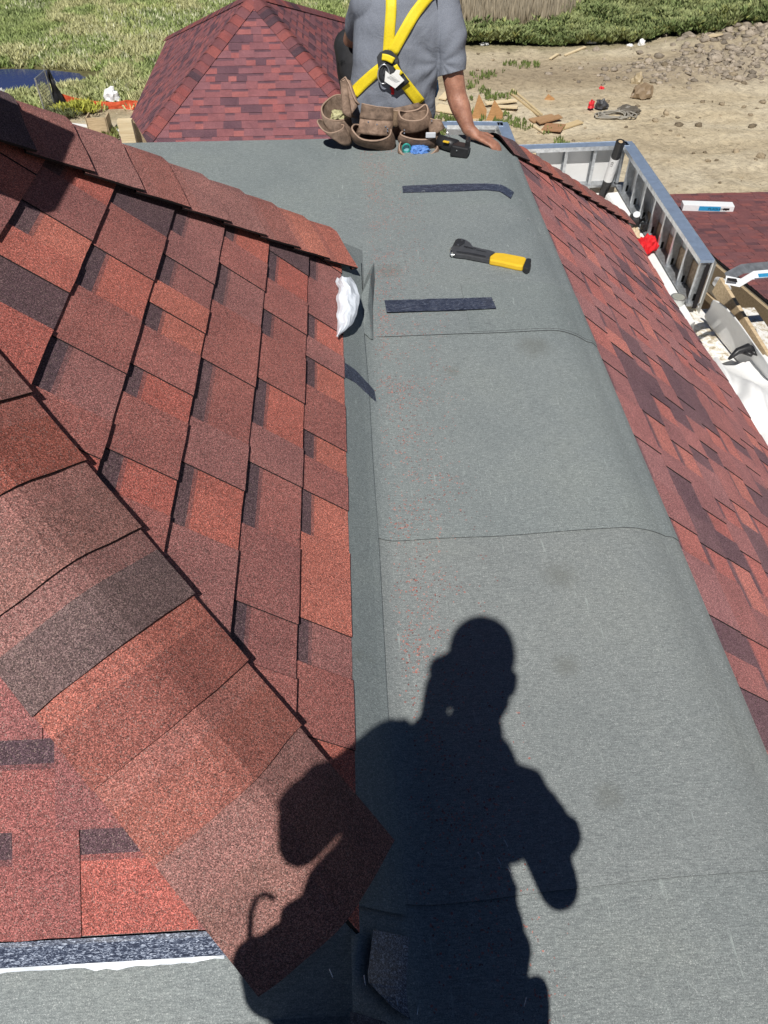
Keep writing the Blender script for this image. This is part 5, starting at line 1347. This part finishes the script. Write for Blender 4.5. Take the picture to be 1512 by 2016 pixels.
# waist band wrapped round the hips
mb = MB(); rows = [[], []]
for i in range(25):
    t = math.pi*(1.02+.96*i/24)
    for k, z_ in enumerate((.105, .155)):
        rows[k].append(Vector((hipc.x-.01+.205*math.cos(t), 4.07+.155*math.sin(t), z_-.02*math.cos(t)*-1+.0)))
mb.grid(rows); mb.build('waist_band', M_leather, belt, smooth=True, solid=.006)
# left pouch (tall strip with binding, wide open bag)
pL, RL, BL = pouch('pouch', [(633, 214, 3.88), (642, 200, 3.95), (660, 188, 4.02), (676, 190, 4.04), (686, 210, 3.99), (684, 232, 3.92), (662, 238, 3.86), (640, 231, 3.85)],
      [(640, 240, 3.86), (648, 238, 3.90), (664, 238, 3.94), (680, 250, 3.95), (692, 272, 3.90), (690, 283, 3.84), (668, 275, 3.82), (648, 258, 3.83)], col=(.85, .85, .85))
pL2, _, _ = pouch('small_pouch', [(625, 240, 3.83), (632, 236, 3.87), (655, 246, 3.87), (676, 246, 3.86), (672, 255, 3.82), (652, 262, 3.80), (636, 256, 3.80)],
      [(650, 262, 3.82), (655, 260, 3.84), (668, 264, 3.85), (682, 272, 3.84), (690, 284, 3.82), (676, 286, 3.80), (660, 276, 3.80)], col=(.8, .8, .8), tube_r=.0032)
panel('holster_strip', [(678, 152, 3.97), (690, 160, 3.96), (706, 206, 3.90), (684, 232, 3.88)], col=(1.15, 1.12, 1.1))
panel('holster_strip', [(670, 160, 3.965), (682, 154, 3.96), (693, 232, 3.865), (674, 222, 3.86)], col=(1.05, 1.02, 1.0))
mb = MB(); mb.tube([P(x, y, Y) for x, y, Y in [(672, 158, 3.955), (680, 152, 3.95), (688, 166, 3.93), (694, 185, 3.905), (700, 198, 3.89), (708, 206, 3.885)]], .004, 8); mb.build('binding', M_rim, belt, smooth=True)
# middle pouch
panel('back_panel', [(712, 204, 3.925), (774, 213, 3.915), (774, 238, 3.88), (708, 232, 3.88)], col=(.72, .70, .68))
panel('back_panel', [(709, 232, 3.885), (774, 238, 3.878), (770, 268, 3.85), (704, 262, 3.85)], col=(1.12, 1.08, 1.06), trim=False)
pM, RM, BM = pouch('pouch', [(694, 256, 3.80), (696, 247, 3.85), (706, 246, 3.89), (735, 252, 3.89), (764, 252, 3.88), (770, 258, 3.84), (764, 270, 3.79), (742, 277, 3.765), (712, 274, 3.77)],
      [(692, 272, 3.83), (696, 268, 3.86), (710, 266, 3.89), (735, 272, 3.89), (764, 276, 3.88), (777, 290, 3.84), (770, 298, 3.81), (742, 294, 3.80), (706, 285, 3.81)], col=(.62, .58, .54))
stud_dots(belt, [(725, 240, 3.862), (742, 245, 3.855), (759, 249, 3.853), (763, 253, 3.845), (763, 258, 3.84)])
# connecting strap and hammer loop
panel('connecting_strap', [(772, 216, 3.915), (788, 217, 3.91), (786, 248, 3.875), (772, 248, 3.875)], col=(.75, .72, .6))
# right pouch: upper bag, second bag, open front pocket
panel('back_panel', [(783, 218, 3.915), (838, 218, 3.91), (846, 250, 3.87), (790, 252, 3.87)], col=(.8, .76, .72))
pR, RR, BR = pouch('pouch', [(786, 219, 3.87), (800, 220, 3.90), (822, 216, 3.90), (838, 206, 3.91), (842, 222, 3.87), (830, 236, 3.83), (806, 238, 3.825), (790, 232, 3.83)],
      [(786, 246, 3.87), (800, 248, 3.90), (825, 244, 3.90), (846, 236, 3.90), (850, 242, 3.87), (840, 254, 3.84), (812, 262, 3.83), (792, 260, 3.84)], col=(.85, .8, .76))
pR2, _, _ = pouch('pouch', [(790, 266, 3.80), (794, 258, 3.84), (815, 252, 3.88), (842, 244, 3.89), (858, 246, 3.87), (860, 262, 3.82), (845, 274, 3.785), (815, 274, 3.775)],
      [(788, 284, 3.82), (794, 280, 3.85), (815, 278, 3.87), (842, 276, 3.88), (862, 276, 3.86), (866, 286, 3.83), (848, 292, 3.81), (814, 292, 3.80)], col=(.7, .66, .64))
pF, _, _ = pouch('pocket', [(787, 296, 3.755), (789, 280, 3.80), (806, 277, 3.83), (838, 278, 3.83), (858, 284, 3.81), (860, 293, 3.775), (846, 305, 3.745), (820, 311, 3.735), (798, 307, 3.74)],
      [(788, 303, 3.77), (792, 298, 3.79), (808, 298, 3.81), (836, 298, 3.81), (856, 298, 3.80), (858, 304, 3.77), (844, 310, 3.755), (820, 314, 3.75), (798, 312, 3.755)], col=(.75, .7, .66))
panel('tool_sleeve', [(842, 232, 3.87), (868, 236, 3.85), (876, 252, 3.83), (846, 268, 3.80)], col=(.9, .86, .82))
stud_dots(belt, [(796, 256, 3.80), (796, 262, 3.795), (850, 238, 3.83), (877, 252, 3.81)])
mb = MB(); q_ = P(848, 266, 3.775); mb.box(q_, (.048, .008, .026)); mb.build('white_clip', plain('white plastic', (.62, .64, .68), .3, var=.03), belt, bevel=.004)
drape_belt = None
mb = MB(); mb.tube([P(x, y, Y) for x, y, Y in [(878, 254, 3.81), (882, 264, 3.80), (888, 272, 3.79), (887, 280, 3.79), (880, 276, 3.79)]], .0018, 6); mb.build('hook', M_chrome, belt, smooth=True)
settle(belt, (.1, 3.9, .0)); tag(belt, 'brown suede tool belt with open pouches round the roofer hips', 'tool belt')
# contents
def blob(name, x, y, Y, s_, col, lab, cat, seed, rough=.6, grp=None):
    c_ = P(x, y, Y); ic = bmesh.new(); bmesh.ops.create_icosphere(ic, subdivisions=4, radius=1)
    for v in ic.verts:
        k = 1+.42*noise.noise(v.co*1.9+Vector((seed, 0, 0)))+.3*noise.noise(v.co*4.5+Vector((seed, 3, 0))); v.co = Vector((v.co.x*s_[0]*k, v.co.y*s_[1]*k, v.co.z*s_[2]*k))+c_
    me = bpy.data.meshes.new(name); ic.to_mesh(me); ic.free(); me.materials.append(plain(lab[:18], col, rough, var=.35, scale=90, bmp=.003)); me.polygons.foreach_set('use_smooth', [True]*len(me.polygons))
    ca = me.color_attributes.new('tint', 'FLOAT_COLOR', 'CORNER'); ca.data.foreach_set('color', [1.0]*(len(me.loops)*4))
    o = bpy.data.objects.new(name, me); COL.objects.link(o); return tag(o, lab, cat, grp)
blob('nail_heap', 666, 228, 3.93, (.038, .035, .022), (.42, .40, .22), 'yellowish heap of fasteners in the open left pouch', 'fasteners', 2)
blob('work_glove', 826, 296, 3.775, (.045, .025, .022), (.09, .22, .55), 'bright blue glove stuffed in the front pocket of the right pouch', 'glove', 5)
blob('work_glove', 818, 303, 3.76, (.022, .02, .014), (.10, .24, .58), 'small bright blue glove finger below the larger blue glove in the pocket', 'glove', 7)
mb = MB(); c_ = P(800, 292, 3.765); tt = [c_+Vector((.018*math.cos(t), -.006*math.sin(t), .022*math.sin(t))) for t in (i*2*math.pi/20 for i in range(22))]; mb.tube(tt, .005, 8, caps=False)
tr = empty('tape_ring'); mb.build('outer_ring', plain('teal plastic', (.03, .30, .26), .3, var=.1), tr, smooth=True)
mb = MB(); mb.tube([c_+Vector((0, .004, 0)), c_+Vector((0, .012, 0))], .016, 18); mb.build('hub', plain('pale teal', (.25, .55, .60), .3), tr)
settle(tr, c_); tag(tr, 'teal ring shaped spool in the front pocket beside the blue glove', 'spool')
# power tool hanging from the belt and resting on the deck
dr = empty('power_tool')
a_, b2 = P(868, 280, 3.80), P(902, 292, 3.74)
mb = MB(); mb.tube([P(862, 275, 3.81), P(878, 282, 3.79), P(898, 288, 3.75)], [.026, .030, .030], 16); mb.build('grip', M_sawb, dr, smooth=True)
mb = MB(); mb.box(P(906, 295, 3.725), (.085, .07, .052), Matrix.Rotation(.12, 3, 'Y') @ Matrix.Rotation(-.25, 3, 'Z')); mb.build('battery', M_sawb, dr, bevel=.007)
mb = MB(); mb.box(P(921, 283, 3.74), (.022, .05, .05), Matrix.Rotation(-.2, 3, 'Z')); mb.build('battery_latch', M_sawb, dr, bevel=.006)
for (x0_, x1_) in ((873, 884), (886, 899)):
    mb = MB(); mb.beam(P(x0_, 278+(x0_-873)*.22, 3.755), P(x1_, 278+(x1_-873)*.22, 3.735), .012, .006); mb.build('yellow_stripe', M_yel, dr, bevel=.001)
mb = MB(); q_ = P(899, 296, 3.69); mb.tube([q_, q_+Vector((0, -.003, 0))], .003, 8); mb.build('screw', M_chrome, dr)
settle(dr, P(900, 300, 3.75)); tag(dr, 'black power tool with yellow stripes hanging from the belt by the roofer right hand', 'power tool')
# blue bottle/strap bits seen past the waist
mb = MB(); mb.tube([P(852, 150, 4.25), P(858, 160, 4.25), P(860, 175, 4.25), P(855, 190, 4.25)], .012, 10); bl_ = mb.build('lanyard', plain('blue lanyard', (.06, .28, .60), .4), har, smooth=True)
mb = MB(); mb.tube([P(846, 205, 4.22), P(848, 218, 4.22), P(846, 226, 4.22)], [.016, .02, .012], 10); mb.build('lanyard', plain('blue lanyard clip', (.03, .25, .70), .4), har, smooth=True)
settle(roofer, (.1, 4.1, 0)); tag(roofer, 'person in grey t-shirt and yellow harness sitting on the far deck edge, back turned', 'person')
# ---------------------------------------------------------------- the photographer, standing behind the camera (seen as a shadow)
def surf_t(x, y):
    r = ray(x, y); ts = []
    for n_, c_ in ((nR, nR.dot(Vector((BX, 0, 0)))+.012), (nN, nN.dot(Vector((0, BN, 0)))+.012)):
        ts.append((c_-n_.dot(CAM))/n_.dot(r))
    t = max(ts); td = (0.008-H)/r.z
    return CAM+r*min(t, td)
def S(x, y, Yb):
    g = surf_t(x, y); return g-SUN*((g.y-Yb)/SUN.y)
def SR(x, y, Yb, rpx): return (S(x, y, Yb)-S(x+rpx, y, Yb)).length
def hull(bm, x0, y0, Y0, r0, x1, y1, Y1, r1, sq=None, scale=.93):
    rcone(bm, S(x0, y0, Y0), SR(x0, y0, Y0, r0)*scale, S(x1, y1, Y1), SR(x1, y1, Y1, r1)*scale, 20, sq)
ph = empty('person')
print('head', S(945, 1210, -.17), 'hip', S(900, 2016, -.22), S(1085, 2000, -.22), S(500, 2000, -.22), 'sh', S(1050, 1590, -.2), S(760, 1480, -.2), 'hand', S(868, 1325, -.04), S(1000, 1340, -.04))
HB_ = -.19
hipz = S(900, 2016, -.24)
def ph_body(bm):
    hull(bm, 950, 1305, HB_, 56, 946, 1285, HB_, 60)
    hull(bm, 940, 1350, HB_, 50, 935, 1440, -.22, 56)
    hull(bm, 765, 1468, -.22, 52, 612, 1580, -.17, 46); hull(bm, 1045, 1590, -.22, 56, 1100, 1745, -.17, 44)
    hull(bm, 606, 1650, -.17, 42, 848, 1425, -.13, 26); hull(bm, 850, 1430, -.13, 30, 864, 1350, -.12, 30); hull(bm, 1096, 1742, -.17, 40, 945, 1460, -.13, 26); hull(bm, 945, 1460, -.13, 24, 985, 1370, -.12, 22); hull(bm, 872, 1318, -.14, 32, 905, 1345, -.15, 34); hull(bm, 1003, 1334, -.13, 20, 1000, 1358, -.13, 19)
    hull(bm, 604, 1590, -.17, 44, 600, 1655, -.17, 44)
    wl, wr_ = S(862, 1382, -.115), S(990, 1392, -.115)
    hand(bm, wl, Vector((.05, .18, .9)), Vector((-.5, .8, 0)), Vector((-1, 0, 0)), .5, .92)
    hand(bm, wr_, Vector((-.05, .18, .9)), Vector((.5, .8, 0)), Vector((1, 0, 0)), .5, .92)
skin2 = fuse('body', ph_body, M_skin, ph, .009, 4)
def ph_shirt(bm):
    hull(bm, 815, 1545, -.24, 92, 985, 1600, -.24, 92, sq=((0, 1, 0), .85))
    hull(bm, 850, 1620, -.24, 120, 880, 1800, -.24, 120, sq=((0, 1, 0), .8))
    hull(bm, 770, 1640, -.25, 90, 700, 1830, -.25, 120, sq=((0, 1, 0), .8))
    hull(bm, 935, 1480, -.23, 62, 960, 1560, -.23, 80)
    hull(bm, 900, 1750, -.24, 125, 915, 1900, -.24, 135, sq=((0, 1, 0), .8))
    hull(bm, 924, 1440, -.23, 52, 895, 1575, -.24, 100); hull(bm, 945, 1430, -.23, 40, 980, 1560, -.24, 62); hull(bm, 775, 1458, -.23, 50, 850, 1500, -.23, 50)
    hull(bm, 785, 1468, -.23, 57, 615, 1568, -.17, 52); hull(bm, 1112, 1632, -.19, 30, 1100, 1650, -.19, 32); hull(bm, 1005, 1565, -.23, 66, 1040, 1600, -.22, 66); hull(bm, 1040, 1600, -.22, 66, 1085, 1640, -.19, 56)
fuse('work_shirt', ph_shirt, M_blackcloth, ph, .010, 3, lambda p, n_: n_*(.016*noise.noise(p*13)+.010*noise.noise(p*29)))
def ph_tr(bm):
    L_, R_ = S(640, 1960, -.26), S(940, 1990, -.26); zL = L_.z
    loft(bm, [(Vector(((L_.x+R_.x)/2+.01, -.26, min(L_.z, R_.z)-.12)), .17, .13), (Vector(((L_.x+R_.x)/2+.01, -.26, min(L_.z, R_.z)+.14)), .175, .13)])
    cx_ = (L_.x+R_.x)/2; hz = min(L_.z, R_.z)-.05
    for s_ in (-1, 1):
        h_ = Vector((cx_+s_*.09, -.26, hz)); k_ = Vector((cx_+s_*.13, -.24, .50)); f_ = Vector((cx_+s_*.16, -.30, .12))
        rcone(bm, h_, .095, k_, .068); rcone(bm, k_, .066, f_, .055)
fuse('trousers', ph_tr, M_blackcloth, ph, .012, 4)
cx_ = (S(640, 1960, -.26).x+S(940, 1990, -.26).x)/2
for s_ in (-1, 1):
    f_ = Vector((cx_+s_*.16, -.30, .10)); gz_ = .0
    if s_ < 0 and f_.x < BX: pass
    fuse('boot', (lambda f_: lambda bm: (rcone(bm, f_+Vector((0, 0, .05)), .055, f_+Vector((0, -.01, -.045)), .05), rcone(bm, f_+Vector((0, -.03, -.05)), .046, f_+Vector((0, .16, -.055)), .042)))(f_), M_boot, ph, .012, 3)
def ph_cap(bm):
    hull(bm, 950, 1290, HB_, 71, 949, 1276, HB_, 70)
    c_ = S(948, 1276, HB_); rcone(bm, c_+Vector((0, 0, .088)), .008, c_+Vector((0, 0, .095)), .006)
    rcone(bm, c_+Vector((0, -.05, -.035)), .05, c_+Vector((0, -.13, -.05)), .035, sq=((0, 0, 1), .2))
fuse('cap', ph_cap, M_dgrey, ph, .009, 3)
settle(ph, (cx_, -.28, 0)); tag(ph, 'person standing behind the camera, seen only as the long shadow on the grey felt', 'person')
phone = empty('phone'); mb = MB()
mb.box((.0+.012, -.022, H-.055), (.078, .008, .155)); mb.build('phone_body', M_sawb, phone, bevel=.003); settle(phone, (.012, -.018, H-.13)); tag(phone, 'black phone held up by the standing person behind the camera', 'phone')
pb = empty('tool_pouch')
def pb_(bm):
    hull(bm, 600, 1870, -.26, 100, 590, 1960, -.26, 100, sq=((0, 1, 0), .7)); hull(bm, 520, 1890, -.26, 62, 530, 1960, -.26, 60); hull(bm, 700, 1850, -.26, 90, 690, 1990, -.26, 110, sq=((0, 1, 0), .8))
    hull(bm, 590, 1800, -.26, 40, 700, 1760, -.26, 60)
fuse('bag', pb_, M_leather, pb, .010, 3)
mb = MB(); mb.tube([S(x, y, -.26) for x, y in [(502, 1880), (498, 1830), (500, 1790), (510, 1762), (526, 1752), (545, 1762)]], .0055, 8); mb.build('hammer_loop', M_leather, pb, smooth=True)
settle(pb, S(600, 1960, -.26)); tag(pb, 'leather pouch with a hammer loop on the left hip of the shadowed person', 'tool pouch')
pc = empty('tool_pouch')
fuse('bag', lambda bm: (hull(bm, 1058, 1955, -.24, 28, 1050, 2050, -.24, 36), hull(bm, 1000, 1990, -.25, 60, 1000, 2080, -.25, 70)), M_leather, pc, .009, 3)
settle(pc, S(1050, 2040, -.24)); tag(pc, 'small leather pouch on the right hip of the shadowed person', 'tool pouch')

# box added out of view as a guessed blocker to shade the hip cap
vt = empty('shade_blocker'); vb = Vector((-.99, 1.42, .96))
mb = MB(); mb.box(vb+Vector((0, 0, .20)), (.26, .26, .54)); mb.build('blocker_body', M_galv, vt, bevel=.008)
mb = MB(); mb.box(vb+Vector((0, 0, .49)), (.36, .36, .05)); mb.build('blocker_hood', M_galv, vt, bevel=.01)
settle(vt, vb); tag(vt, 'square metal box added out of view on the raised roof to shade its hip cap', 'shade blocker')
